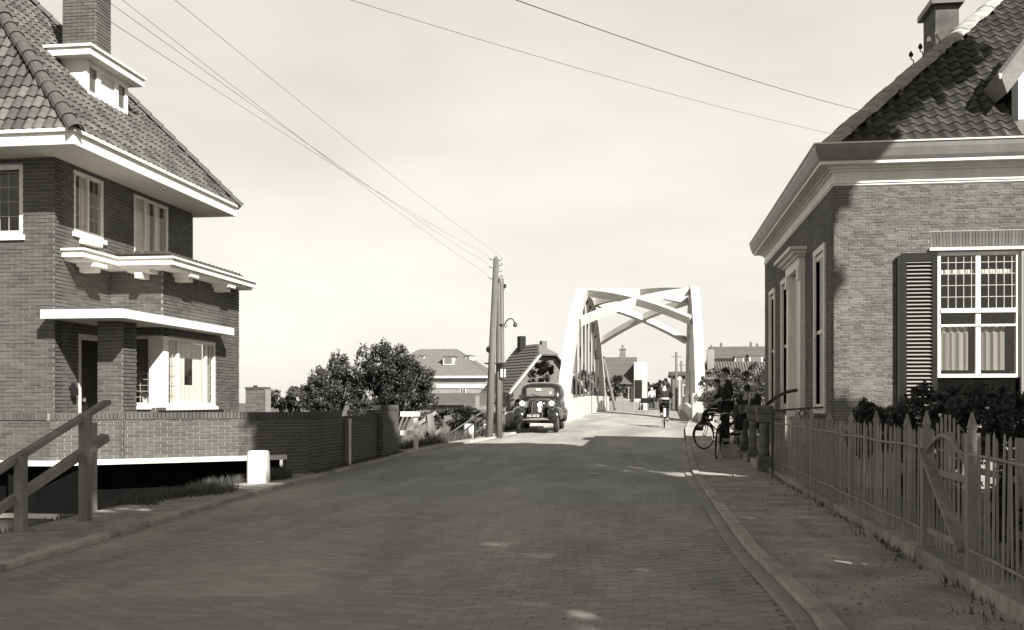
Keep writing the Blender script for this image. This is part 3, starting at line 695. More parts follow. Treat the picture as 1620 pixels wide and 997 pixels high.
MB().tube([gy(690, 700, 30.2), gy(760, 654, 30.9), gy(766, 653, 31)], .03, 7).build('handrail', M_iron, s2); 
for px in (752,): a = gy(px, 658, 30.8); MB().tube([a, (a.x, a.y, a.z - 1.0)], .028, 7).build('post', M_iron, s2)
MB().tube([gy(752, 685, 30.8), gy(770, 672, 31)], .022, 6).build('lower_rail', M_iron, s2)
lf = thing('plank_fence', gy(760, 660, 36), 'pale plank fence with a leaning post behind the telegraph poles', 'fence')
for (x0, x1, y0) in ((735, 775, 645), (780, 800, 648)):
    A, B = gy(x0, y0, 36), gy(x1, y0, 36); MB().box(A.x, B.x, 35.97, 36.03, A.z - .08, A.z + .08).build('rail', M_wood, lf)
for px in (738, 772, 795): A = gy(px, 648, 36); MB().box(A.x - .07, A.x + .07, 36.03, 36.13, A.z - 1.4, A.z + .08).build('post', M_wood, lf)
MB().bar(gy(757, 690, 36.2), gy(755, 626, 36.2), .14, .1, up=(0, 1, 0)).build('leaning_post', M_wood, lf)

# ------------------------------------------------------------------ telegraph poles, street lamp, wires
def insulator(parent, p, side=1, m=None):
    b = MB(); b.tube([p, p + V(.10 * side, 0, 0), p + V(.12 * side, 0, .07)], .012, 6); h = b.build('insulator_bracket', M_iron, parent)
    c = p + V(.12 * side, 0, .05); MB().lathe([(.035, 0), (.05, .02), (.035, .05), (.045, .08), (.02, .12)], c, n=8).build('insulator', m or M_ceram, h)
YPL = 31.5
pb1, pt1 = gy(773, 692, YPL), gy(785, 405, YPL); pb2, pt2 = gy(789, 692, YPL + .3), gy(791, 440, YPL + .3)
pole1 = thing('telegraph_pole', pb1, 'tall leaning wooden telegraph pole with pointed top and insulators', 'pole')
MB().tube([pb1 - Z * .3, pb1.lerp(pt1, .5), pt1 - Z * .12, pt1], [.12, .11, .09, .02], 10).build('shaft', M_pole, pole1, smooth=True)
pole2 = thing('telegraph_pole', pb2, 'shorter wooden telegraph pole bolted beside the leaning one, carrying lamp bracket', 'pole')
MB().tube([pb2 - Z * .3, pb2.lerp(pt2, .5), pt2], [.12, .11, .095], 10).build('shaft', M_pole, pole2, smooth=True)
ins1 = []
for i, (px, py, s) in enumerate(((781, 411, -1), (781, 424, -1), (780, 441, -1), (789, 412, 1), (789, 420, 1), (789, 430, 1), (789, 438, 1))):
    q = gy(px, py, YPL); insulator(pole1, q, s); ins1.append(q + V(.12 * s, 0, .1))
insulator(pole2, gy(793, 452, YPL + .3), 1); insulator(pole2, gy(793, 458, YPL + .3), 1, M_dark)
q = gy(774, 553, YPL - .1); MB().lathe([(.02, 0), (.11, .02), (.11, .1), (.05, .14)], q, axis='y', n=12).build('alarm_bell', M_dark, pole1)
for py in (575,): q = gy(782, py, YPL + .1); MB().box(q.x - .3, q.x + .35, q.y - .14, q.y + .3, q.z - .02, q.z + .02).build('clamp', M_iron, pole2)
q = gy(793, 590, YPL + .15); MB().box(q.x - .02, q.x + .14, q.y - .03, q.y, q.z - .14, q.z + .12).build('notice_plate', M_white, pole2)
MB().tube([gy(796, 440, YPL + .1), gy(797, 560, YPL + .1), gy(797, 690, YPL + .1)], .012, 5).build('earth_wire', M_iron, pole2)
br = thing('street_lamp_bracket', gy(796, 513, YPL + .2), 'curly iron street lamp bracket fixed to the shorter telegraph pole', 'lamp')
pp = [(790, 514), (798, 514), (801, 508), (806, 504), (811, 505), (814, 510), (815, 513)]
MB().tube([gy(x, y, YPL + .2) for x, y in pp], .022, 7).build('arm', M_iron, br, smooth=True)
MB().tube([gy(x, y, YPL + .2) for x, y in ((797, 514), (799, 518), (802, 517), (801, 514))], .015, 6).build('scroll', M_iron, br, smooth=True)
MB().lathe([(.03, .06), (.06, .02), (.07, -.05), (.03, -.09)], gy(815, 513, YPL + .2), n=8).build('lamp_holder', M_iron, br)
def wire(a, b, sag, label, group, r=.006, n=24):
    r *= .55; a, b = Vector(a), Vector(b); pts = [a.lerp(b, t / n) - Z * (4 * sag * (t / n) * (1 - t / n)) for t in range(n + 1)]
    tag(MB().tube(pts, r, 5).build('overhead_wire', M_iron2), label, 'wire', group)
lw = 'thin overhead wire running from the telegraph pole up past the villa chimney'
for i, (px, py) in enumerate(((150, 10), (165, -10), (178, -20), (262, -20))):
    e = gy(px, py, 8.2 + .3 * i); wire(ins1[i if i < 3 else 3], e + (e - ins1[i if i < 3 else 3]) * .12, .12, lw, 'wires to the telegraph pole', .0045)
# wires on the right end on the right house (see there)

# ------------------------------------------------------------------ RIGHT: brick house
rx, ry, rye = 3.0, 17.0, 26.76
rh = thing('brick_cottage', (rx + 3, ry + 4, 0), 'old brick house with white cornice, louvred shutters and dark pantile roof', 'house')
rcore = MB(); rpool = Pieces(rh, 'brick', 'brick_courses', M_brickR)
RZ = 4.92; wa = gy(1485, 403, ry); wb = gy(1612, 403, ry); WX0, WX1 = wa.x - .02, wb.x + .03; WZ0, WZ1 = 1.3, 3.80
WT = 3.88
brick_wall(rcore, rpool, V(rx, ry, 0), (1, 0, 0), 5.0, RZ, [(WX0 - rx, WX1 - rx, WZ0, WZ1), (WX0 - .12 - rx, WX1 + .2 - rx, WT, WT + .24)], course=.0485, L=.178, joint=.010, proud=.006, header=True, vmin=1.0)
rcore.box(WX0 - .12, WX1 + .2, ry + .012, ry + .2, WT - .01, WT + .25)
for i in range(int((WX1 - WX0 + .32) / .05)):     # flat soldier arch, slightly fanned
    cx_ = WX0 - .12 + .05 * (i + .5); tl = (cx_ - (WX0 + WX1) / 2) * .10; A = V(math.sin(tl), 0, math.cos(tl))
    rpool.add(frame(V(A.z, 0, -A.x), (0, 1, 0), A, V(cx_, ry, WT + .12)), (.043, .232, .008), .1, random.random())
west = [(19.0, 17.79 + .05), (0, 0)]
ww = [(17.75, 18.86, 1.25, 4.0), (22.3, 23.4, 1.25, 4.0), (24.6, 25.65, 1.25, 4.0)]; wdoor = (20.0, 21.95, .55, 4.0)
ops = [(a - ry, b - ry, c, d) for a, b, c, d in ww] + [(wdoor[0] - ry, wdoor[1] - ry, wdoor[2], wdoor[3])]
brick_wall(rcore, rpool, V(rx, rye, 0), (0, -1, 0), rye - ry - .01, RZ, [(rye - b, rye - a, c, d) for a, b, c, d in ww] + [(rye - wdoor[1], rye - wdoor[0], wdoor[2], wdoor[3])], course=.0485, L=.178, joint=.010, proud=.006, header=True, vmin=.9)
rcore.box(rx + .3, 11, rye - .24, rye, 0, RZ).box(10.8, 11.04, ry + .2, rye, 0, RZ).box(8.0, 11, ry, ry + .2, 0, RZ)
rcore.box(rx + .3, 10.8, ry + .3, rye - .3, RZ - .1, RZ - .02).box(rx + .28, 10.8, ry + .28, rye - .3, .3, .6)
rcore.build('wall', M_mortR, rh)
rpool.done(brick_maker)
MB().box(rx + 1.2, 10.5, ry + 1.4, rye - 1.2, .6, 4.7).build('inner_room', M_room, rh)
# cornice on front and west side
co = MB()
def ring_band(o0, z0, z1, t=.12):
    co.box(rx - o0, 11.2, ry - o0, ry - o0 + t + o0 + .02, z0, z1).box(rx - o0, rx - o0 + t + o0 + .02, ry + .142, rye + o0, z0, z1)
ring_band(.015, 4.90, 4.935); ring_band(.03, 4.935, 4.965)
ring_band(.012, 4.965, 5.12)
cofr = co.build('frieze', M_white, rh); co = MB()
ring_band(.05, 5.12, 5.16); ring_band(.10, 5.16, 5.20); ring_band(.26, 5.20, 5.25)
co.build('cornice_mould', M_white, rh); co = MB()
CO = .36
co.prism([(rx - .27, 0, 5.25), (rx - CO + .02, 0, 5.44), (rx - CO, 0, 5.50), (rx + .1, 0, 5.50), (rx + .1, 0, 5.25)], (0, 0, 0)) if False else None
P0 = [(-.27, 5.251), (-.30, 5.30), (-.345, 5.42), (-.36, 5.50), (.1, 5.50), (.1, 5.251)]
def sweep(prof, name, m):
    mb = MB(); a = [V(11.2, ry + o, z) for o, z in prof]; b = [V(rx + o, ry + o, z) for o, z in prof]; c = [V(rx + o, rye + .36, z) for o, z in prof]
    mb.loft([a, b, c]); return mb.build(name, m, rh)
sweep(P0, 'gutter', mat('gutter_paint', .2, .45, 0, .15, 4))
sweep([(-.375, 5.501), (-.375, 5.525), (.1, 5.525), (.1, 5.501)], 'gutter_lip', M_white)
# roof: hipped, equal pitch
KR = .95; EXR, EYR, EZR = rx - .12, ry - .12, 5.54
YR1 = rye + .3; half = 4.0; RXE = 11.2
ap = V(EXR + half, EYR + half, EZR + KR * half); ap2 = V(EXR + half, YR1 - half, EZR + KR * half)
rdk = MB(); rdk.face([(EXR, EYR, EZR), (RXE, EYR, EZR), ap]); rdk.face([(EXR, YR1, EZR), (EXR, EYR, EZR), ap, ap2]); rdk.face([(RXE, EYR, EZR), (RXE, YR1, EZR), ap2, ap]); rdk.face([(RXE, YR1, EZR), (EXR, YR1, EZR), ap2])
rdk.build('roof_deck', M_leadd, rh)
rtp = Pieces(rh, 'roof_tile', 'roof_tile_field', M_tileR)
RDX = gy(1603, 200, ry + .4).x
def in_rf(p):
    e = p.y - EYR; return p.x > EXR + e + .16 and p.x < 9.5 and visible(p, 60) and not (p.x > RDX - .02 and .1 < e < 1.35)
tile_field(rtp, V(EXR, EYR - .02, EZR + .01), (1, 0, 0), (0, 1, KR), .225, .24, 30, 26, in_rf)
rtp.done(tile_maker_fn(.225, .24, .03, .016), smooth=True)
hdir = V(1, 1, KR).normalized(); hnr = V(-1, -1, 2 / KR).normalized(); hnr = (hnr - hdir * hnr.dot(hdir)).normalized(); hur = hdir.cross(hnr)
def hipcap(L, wd):
    mb = MB(); n = 8; ring = []
    R = random.Random(int(L * 999))
    for j in range(7):
        y = -L / 2 + L * j / 6; ring.append([(wd * (i / n - .5) * (1 + R.uniform(-.03, .03)) + (R.uniform(-.025, .025) if i in (0, n) else 0), y, .10 * (1 - (2 * i / n - 1) ** 2) - .06 + R.uniform(-.006, .006)) for i in range(n + 1)])
    for a_, b_ in zip(ring, ring[1:]):
        for i in range(n): mb.face([a_[i], a_[i + 1], b_[i + 1], b_[i]], .5)
    for i in range(n): mb.face([ring[0][i], ring[0][i + 1], (ring[0][i + 1][0], ring[0][i + 1][1], ring[0][i + 1][2] - .04), (ring[0][i][0], ring[0][i][1], ring[0][i][2] - .04)], .2)
    return mb
s_ = -.05; i = 0
while s_ < 6.6:
    L_ = random.uniform(.48, .62); mb = hipcap(L_ + .05, .44); mb.q = [random.uniform(.2, .9)] * len(mb.q)
    o = mb.build('hip_capping', M_hipR, rh, smooth=True); o.matrix_basis = frame(hur, hdir, hnr, V(EXR, EYR, EZR) + hdir * (s_ + L_ / 2) + hnr * (.05 + .014 * (i % 2))); s_ += L_; i += 1
# chimney
c0 = gy(1480, 60, 21.4); c1 = gy(1517, 60, 21.4); chz = gy(1480, 8, 21.4).z
ch = MB().box(c0.x, c1.x, 21.4, 22.3, 8.0, chz); cho = ch.build('chimney', mat('sooty_render', .085, .9, 0, .4, 5, .4, 20), rh)
MB().box(c0.x - .1, c1.x + .08, 21.3, 22.4, chz, chz + .12).build('chimney_cap', M_leadd, cho)
for (px, py) in ((1441, 103), (1456, 91), (1470, 78), (1482, 68)):
    r_ = 0; tpar = (px - 1335) / (1580 - 1335); q = V(EXR, EYR, EZR) + hdir * (6.0 * tpar)
    best = min(((proj(V(EXR, EYR, EZR) + hdir * (.02 * k) + hnr * .12), k) for k in range(400)), key=lambda z: abs(z[0][0] - px - 4)); q = V(EXR, EYR, EZR) + hdir * (.02 * best[1]) + hnr * .10
    b = MB().tube([q, q + V(-.02, -.02, .08), q + V(-.06, -.04, .08), q + V(-.06, -.04, .14)], .011, 6); bo = b.build('insulator_bracket', M_iron, rh)
    MB().lathe([(.03, 0), (.042, .03), (.03, .06), (.015, .09)], q + V(-.06, -.04, .13), n=8).build('insulator', M_ceram if px > 1465 else M_dark, bo)
# dormer at the right edge: white cheek, dark boarded bargeboard with overhang
dl = MB(); dyf = EYR + .45
dl.box(RDX, RDX + 1.8, dyf, dyf + 2.2, EZR + .3, EZR + 1.25); dor = dl.build('dormer', M_white, rh)
MB().box(RDX - .06, RDX + .04, dyf - .04, dyf + 2.2, EZR + .35, EZR + 1.2).build('dormer_cheek', M_dark, dor)
e0 = gy(1583, 118, dyf - .3); e1 = gy(1622, 68, dyf - .3)
mb = MB(); A = e0; B = e0 + (e1 - e0) * 3.2; dn = V(.10, 0, -.30); mb.hexa([A + dn, B + dn, B + dn + V(0, .9, 0), A + dn + V(0, .9, 0), A, B, B + V(0, .9, 0), A + V(0, .9, 0)]); mb.build('bargeboard', mat('grey_board', .16, .6, 0, .3, 5), dor)
MB().bar(A + V(-.02, -.02, .03), B + V(-.02, -.02, .03), .10, .06).build('verge_gutter', M_tileR, dor)
MB().lathe([(.012, -.06), (.03, 0), (.018, .09)], A + V(-.02, -.03, -.02), n=8).build('finial', M_white, dor)
# front window with sash, leaded top light, curtains and shutter
fo = window(rh, V(WX0, ry, 1.78), (1, 0, 0), WX1 - WX0, WZ1 - 1.78, .03, .06, cols=2, bars=.075, glass=True, curtain=[(.07, .5, .12, .82, M_curtg), (.70, 1.06, .12, .82, M_curtg), (.06, .5, .72, .84, M_curt), (.70, 1.06, .72, .84, M_curt), (.08, .58, 1.68, 1.74, M_curt), (.66, 1.16, 1.68, 1.74, M_curt)])
f = MB(); P = V(WX0, ry + .02, 0); wdt = WX1 - WX0
f.box(WX0 + .055, WX1 - .055, ry + .012, ry + .07, 2.82, 2.89).box(WX0 + .057, WX1 - .057, ry + .02, ry + .07, 2.60, 2.635); f.build('transom', M_white, fo)
g_ = MB()
for k in range(2):
    a = WX0 + .06 + k * (wdt / 2 - .02); b = a + wdt / 2 - .10
    for i in range(1, 5): x = a + (b - a) * i / 4.5; g_.box(x - .005, x + .005, ry + .045, ry + .052, 2.89, WZ1 - .06)
    for j in range(1, 5): z = 2.89 + (WZ1 - .06 - 2.89) * j / 4.6; g_.box(a, b, ry + .044, ry + .051, z - .005, z + .005)
g_.build('lead_strips', M_lead, fo)
MB().box(WX0, WX1, ry + .06, ry + .1, WZ0, 1.777).build('lower_panel', mat('tar', .006, .9, 0, .3, 3, spec=.05), fo)  # near-black sheet painting in the dark interior below the sash
MB().box(WX0 - .13, WX1 + .3, ry - .05, ry + .10, 3.815, 3.862).build('window_head', M_white, fo)
def shutter(x0, x1, z0, z1, y):
    sh = MB(); st = .085
    sh.box(x0, x0 + st, y - .04, y, z0, z1).box(x1 - st, x1, y - .04, y, z0, z1).box(x0 + st, x1 - st, y - .038, y - .002, z0, z0 + .12).box(x0 + st, x1 - st, y - .038, y - .002, z1 - .13, z1)
    so_ = sh.build('shutter', M_shut, rh); n = 38
    me = MB().hexa([(0, -.034, 0), (x1 - x0 - 2 * st, -.034, 0), (x1 - x0 - 2 * st, -.004, .016), (0, -.004, .016), (0, -.036, .007), (x1 - x0 - 2 * st, -.036, .007), (x1 - x0 - 2 * st, -.004, .023), (0, -.004, .023)]).mesh('slat', M_slat)
    for i in range(n):
        zz = z0 + .13 + (z1 - z0 - .29) * i / (n - 1)
        o = bpy.data.objects.new('slat', me); C.objects.link(o); o.parent = so_; o.matrix_basis = Matrix.Translation((x0 + st, y, zz)) @ Matrix.Rotation(random.uniform(-.006, .006), 4, 'Y')
    MB().box(x0 + .01, x1 - .01, y - .003, y + .001, z0 + .01, z1 - .01).build('shutter_backing', M_dark, so_)
sx0 = gy(1424, 405, ry).x; shutter(sx0, WX0 - .015, 1.2, 3.78, ry - .03)
MB().box(sx0 - .06, sx0 - .005, ry - .075, ry - .012, 1.2, 3.73).build('folded_shutter_edge', M_dark, rh)
shutter(WX1 + .08, WX1 + .75, 1.2, 3.78, ry - .03)
MB().box(WX1 + .002, WX1 + .075, ry - .02, ry + .05, 1.2, 3.81).build('window_jamb', mat('grey_trim', .25, .6), rh)
# west side windows and door case
for k, (a, b, c, d) in enumerate(ww):
    MB().box(rx - .035, rx + .10, a - .02, a + .10, c, d).box(rx - .035, rx + .10, b - .10, b + .02, c, d).box(rx - .04, rx + .10, a - .02, b + .02, d, d + .1).build('window_casing', M_white, rh)
    window(rh, V(rx, b, c), (0, -1, 0), b - a, d - c, .0 if k == 0 else .02, .10, cols=2, rows=2, bars=.06, m=M_white, sill=.06, curtain=[(.12, b - a - .12, .1, d - c - .12, M_curt)])
dc = MB(); a, b, c, d = wdoor
dc.box(rx - .10, rx + .06, a, a + .32, c, 4.0).box(rx - .10, rx + .06, b - .32, b, c, 4.0).box(rx - .12, rx + .06, a, b, 4.0, 4.18)
dco = dc.build('door_case', M_white, rh)
for o_, z0, z1 in ((.17, 4.18, 4.23), (.25, 4.23, 4.29), (.33, 4.29, 4.35)): MB().box(rx - o_, rx + .04, a - o_ + .1, b + o_ - .1, z0, z1).build('door_hood', M_white, dco)
for yv in (a + .16, b - .16): MB().box(rx - .14, rx - .10, yv - .11, yv + .11, 3.75, 4.0).build('capital', M_white, dco)
ddo = MB().box(rx + .02, rx + .06, a + .32, b - .32, c, 4.0).build('door', M_cream, dco); MB().lathe([(.02, -.06), (.045, -.05), (.045, -.02), (.02, .02)], (rx, a + .45, 1.75), axis='x').build('door_knob', M_dark, ddo)
# wires to the right-hand house
e = proj; q0 = gy(1402, 184, ry + .5); q1 = gy(1335, 216, ry - .1)
b0 = gy(855, 0, 7.4); wire(q0, b0 + (b0 - q0) * .25, .10, 'heavier overhead wire reaching the mortar hip of the right house roof', None, .006)
b1 = gy(590, 0, 9.0); wire(q1, b1 + (b1 - q1) * .25, .10, 'faint thin overhead wire ending at the roof corner above the white cornice', None, .004)

# ------------------------------------------------------------------ picket fence, gate
FX = 2.33
def fz(y): return zr(y) + .075
fence = thing('picket_fence', (FX, 12, .07), 'grey picket fence with pointed posts along the footpath before the old house', 'fence')
plinth = thing('fence_kerb', (FX, 12, .07), 'low stone kerb carrying the grey picket fence', 'kerb')
yv = 5.0
while yv < 19.3:
    L_ = min(random.uniform(1.1, 1.5), 19.35 - yv); MB().box(FX - .10, FX + .12, yv, yv + L_ - .012, -.05, .17 + random.uniform(-.01, .01), random.random()).build('kerb_block', M_stone, plinth, bevel=.012); yv += L_ + .001
ZB, ZP = .16, 1.20
posts_px = (1233, 1257, 1281, 1309, 1342, 1382, 1430)
def py_on(px): return gx(px, 640, FX).y
posts_y = [py_on(p) for p in posts_px]; gA, gB = py_on(1466), py_on(1538)
def post_mesh(h, w=.058):
    mb = MB(); mb.box(-w / 2, w / 2, -w / 2, w / 2, 0, h - .14)
    mb.loft([[(-.02, -.02, h - .14), (.02, -.02, h - .14), (.02, .02, h - .14), (-.02, .02, h - .14)], [(-.03, -.03, h - .10), (.03, -.03, h - .10), (.03, .03, h - .10), (-.03, .03, h - .10)], [(-.006, -.006, h + .01), (.006, -.006, h + .01), (.006, .006, h + .01), (-.006, .006, h + .01)]])
    return mb
for i, yv in enumerate(posts_y + [6.55, 5.4]):
    mb = post_mesh(1.13 + random.uniform(-.02, .02)); mb.q = [random.random()] * len(mb.q); o = mb.build('post', M_fence, fence); o.matrix_basis = Matrix.Translation((FX + .03, yv, ZB - .01)) @ Matrix.Rotation(random.uniform(-.015, .015), 4, 'X')
for ya, yb_ in ((gA + .05, 19.35), (5.0, gB - .05)):
    n = max(2, int((yb_ - ya) / .5)); 
    for zz, rr in ((.93, .012), (.24, .011)): MB().tube([(FX - .035, ya + (yb_ - ya) * i / n, ZB - .08 + zz + .008 * math.sin(i * 1.7)) for i in range(n + 1)], rr, 6).build('rail', M_fence, fence)
pk = [MB().box(-.006, .006, -.009, .009, 0, 0.95 + .012 * k).hexa([(-.006, -.009, 0.95 + .012 * k), (.006, -.009, 0.95 + .012 * k), (.006, .009, 0.95 + .012 * k), (-.006, .009, 0.95 + .012 * k), (-.002, -.002, 0.98 + .012 * k), (.002, -.002, 0.98 + .012 * k), (.002, .002, 0.98 + .012 * k), (-.002, .002, 0.98 + .012 * k)]) for k in range(4)]
for k, p_ in enumerate(pk): p_.q = [.15 + .22 * k] * len(p_.q)
pkm = [p_.mesh('picket', M_fence) for p_ in pk]
yv = 5.05
while yv < 19.3:
    if not (gB - .04 < yv < gA + .04) and all(abs(yv - q) > .06 for q in posts_y):
        inst('picket', random.choice(pkm), Matrix.Translation((FX, yv, ZB + .01)) @ Matrix.Rotation(random.uniform(-.012, .012), 4, 'X') @ Matrix.Rotation(random.uniform(-.02, .02), 4, 'Y'), fence)
    yv += .092
gate = thing('garden_gate', (FX, (gA + gB) / 2, .1), 'grey picket gate with arched top rail and diagonal brace', 'gate')
for yv in (gA, gB): mb = post_mesh(1.17, .085); o = mb.build('gate_post', M_fence, gate); o.matrix_basis = Matrix.Translation((FX, yv, ZB - .02))
GW = gA - gB; gc = (gA + gB) / 2
arch = [(FX - .03, gB + .05 + (GW - .1) * i / 16, .95 + .18 * math.sin(PI * i / 16)) for i in range(17)]; MB().tube(arch, .018, 7).build('arched_rail', M_fence, gate, smooth=True)
MB().bar((FX - .035, gA - .06, 1.0), (FX - .035, gB + .08, .30), .035, .10, up=(1, 0, 0)).build('brace', M_fence, gate)
for zz in (.30, .80): MB().box(FX - .012, FX + .02, gB + .06, gA - .06, zz, zz + .05).build('rail', M_fence, gate)
for i in range(10):
    yv = gB + .1 + (GW - .2) * i / 9; h = 1.04 + .26 * math.sin(PI * (i + .5) / 10); MB().box(FX - .007, FX + .007, yv - .009, yv + .009, .2, h).build('picket', M_fence, gate)
yb2 = gA - .33 * GW; MB().box(FX + .04, FX + .10, yb2 - .05, yb2 + .05, .1, 1.15).build('latch_post', M_fence, gate)
# old wooden trellis behind the gate
tr_ = thing('garden_trellis', (3.0, 7.6, .05), 'sagging garden rails behind the arched gate', 'trellis')
for (A, B) in (((2.75, 9.2, .82), (2.75, 5.2, .78)), ((2.75, 9.2, .42), (2.75, 5.2, .36))): MB().bar(A, B, .03, .05).build('rail', M_fence, tr_)
for yv in (9.2, 8.1, 6.9, 5.6): MB().box(2.77, 2.84, yv - .04, yv + .04, -.05, 1.12).build('post', M_fence, tr_)

# ------------------------------------------------------------------ stoop pillars and iron railings
stoop = thing('stoop', (2.7, 23.5, .05), 'raised stone stoop with steps before the door of the old house', 'steps')
MB().box(2.42, rx - .01, 19.75, 27.2, 0, .52).build('platform', M_concg, stoop); 
for i, yv in enumerate((20.9, 23.4, 25.9)): MB().box(2.12, 2.43, yv - .75, yv + .75, -.02, .22).build('step', M_concg, stoop, bevel=.02)
pill = [gz(1209, 751.6), gz(1191, 738.5), gz(1178, 726.5), gz(1166, 718.5)]
for i, p in enumerate(pill):
    w = (.27, .23, .23, .24)[i]
    t = thing('stoop_pillar', p, ('dark stone pillar with square cap ending the picket fence', 'second dark stone stoop pillar, next to the one ending the picket fence', 'third dark stone stoop pillar from the picket fence', 'last dark stone stoop pillar beside the parked bicycles')[i], 'pillar', 'stone pillars of the stoop', rot=(0, 0, 0))
    h = 1.32
    MB().box(-w / 2, w / 2, -w / 2, w / 2, -.1, .36).build('base', M_pillar, t, bevel=.02)
    MB().lathe([(w * .40, .36), (w * .37, .45), (w * .34, .9), (w * .37, 1.0)], n=10).build('shaft', M_pillar, t, smooth=True)
    MB().box(-w / 2, w / 2, -w / 2, w / 2, 1.0, 1.16).build('neck_block', M_pillar, t, bevel=.015); MB().box(-w / 2 - .02, w / 2 + .02, -w / 2 - .02, w / 2 + .02, 1.162, h).build('cap', M_pillar, t, bevel=.02)
ir = thing('iron_handrail', (2.3, 19.7, 1.3), 'curved black iron handrail rising from the first stone pillar to the door', 'railing')
MB().tube([gy(1212, 641, 20.0), gy(1228, 628, 20.4), gy(1243, 621, 20.7), gy(1256, 618, 20.9), gy(1268, 617, 21.0)], .035, 8).build('handrail', M_iron, ir, smooth=True)
ir2 = thing('iron_railing', (2.7, 18.6, .6), 'low black iron railing with diamond ornament between fence and house corner', 'railing')
A, B = gy(1222, 650, 18.6), gy(1325, 643, 17.6); MB().bar(A, B, .035, .035).build('top_rail', M_iron, ir2); MB().bar(A - Z * .16, B - Z * .16, .03, .03).build('lower_rail', M_iron, ir2)
MB().box(B.x - .02, B.x + .02, B.y - .02, B.y + .02, .1, B.z + .04).build('post', M_iron, ir2); MB().box(A.x - .02, A.x + .02, A.y - .02, A.y + .02, .1, A.z + .04).build('post', M_iron, ir2)
m_ = A.lerp(B, .47) - Z * .08; dmd = MB(); u_ = (B - A).normalized()
ptd = [m_ + Z * .09, m_ + u_ * .07, m_ - Z * .09, m_ - u_ * .07]
for i in range(4): dmd.bar(ptd[i], ptd[(i + 1) % 4], .02, .02)
dmd.build('diamond', M_iron, ir2)

# ------------------------------------------------------------------ arch bridge
XLb, XRb, YA, YZ = -3.80, 2.30, 45.0, 73.5
def deck(y): return zr(y) + .02
RISE = 6.7
def rib_z(y, off=0):
    d = (y - YA) / (YZ - YA); return 1.05 + RISE * (1 - (2 * d - 1) ** 2) + off
bridge = thing('arch_bridge', ((XLb + XRb) / 2, YA, .5), 'white concrete tied arch bridge with crossed wind braces over the road', 'bridge')
for X in (XLb, XRb):
    rings = []
    for i in range(41):
        y = YA + (YZ - YA) * i / 40; dz = (rib_z(y + .01) - rib_z(y - .01)) / .02; nrm = V(0, -dz, 1).normalized(); c = V(X, y, rib_z(y)); th = .40 - .06 * math.sin(PI * i / 40); wd = .26 if X < 0 else .22
        rings.append([c + V(-wd, 0, 0) - nrm * th, c + V(wd, 0, 0) - nrm * th, c + V(wd, 0, 0) + nrm * th * .6, c + V(-wd, 0, 0) + nrm * th * .6])
    MB().loft(rings).build('arch_rib', M_conc, bridge)
    for i in range(2, 11):
        y = YA + (YZ - YA) * i / 12
        MB().box(X - .045, X + .045, y - .045, y + .045, deck(y), rib_z(y) - .25).build('hanger', M_iron2, bridge)
    for y in (YA, YZ): MB().box(X - .40, X + .42, y - .75, y + .75, -1.5, 1.74).build('abutment_block', M_conc, bridge, bevel=.03)
def brace(xa, ya, xb, yb):
    rings = []; n = 10
    for i in range(n + 1):
        t = i / n; y = ya + (yb - ya) * t; x = xa + (xb - xa) * t; dz = (rib_z(y + .01) - rib_z(y - .01)) / .02; nrm = V(0, -dz, 1).normalized(); c = V(x, y, rib_z(y) - .05)
        tg = V(xb - xa, yb - ya, dz * (yb - ya)).normalized(); sd = tg.cross(nrm).normalized(); h = .21; w = .14
        rings.append([c - sd * w - nrm * h, c + sd * w - nrm * h, c + sd * w + nrm * h * .9, c - sd * w + nrm * h * .9])
    MB().loft(rings).build('wind_brace', M_conc, bridge)
bridge.rotation_euler = (0, 0, -math.radians(1.11))
cells = (50.9, 56.5, 62.0, 67.6)
for ya, yb in zip(cells, cells[1:]): brace(XLb + .25, ya, XRb - .25, yb); brace(XRb - .25, ya, XLb + .25, yb)
dk = MB(); n = 24
for i in range(n):
    ya, yb = YA - 1 + (YZ - YA + 2) * i / n, YA - 1 + (YZ - YA + 2) * (i + 1) / n
    dk.hexa([(XLb - .4, ya, zr(ya) - .7), (XRb + .4, ya, zr(ya) - .7), (XRb + .4, yb, zr(yb) - .7), (XLb - .4, yb, zr(yb) - .7), (XLb - .4, ya, zr(ya) - .02), (XRb + .4, ya, zr(ya) - .02), (XRb + .4, yb, zr(yb) - .02), (XLb - .4, yb, zr(yb) - .02)])
dk.build('deck', M_concg, bridge)
for X, s in ((XLb + .36, 1), (XRb - .36, -1)):
    mb = MB()
    for i in range(20):
        ya, yb = YA + .5 + (YZ - YA) * i / 20 * 1.0, YA + .5 + (YZ - YA) * (i + 1) / 20
        x0, x1 = X - .08, X + .08; h = .98 if s > 0 else .55; mb.hexa([(x0, ya, zr(ya) - .1), (x1, ya, zr(ya) - .1), (x1, yb, zr(yb) - .1), (x0, yb, zr(yb) - .1), (x0, ya, zr(ya) + h), (x1, ya, zr(ya) + h), (x1, yb, zr(yb) + h), (x0, yb, zr(yb) + h)])
    mb.build('parapet', M_conc, bridge)
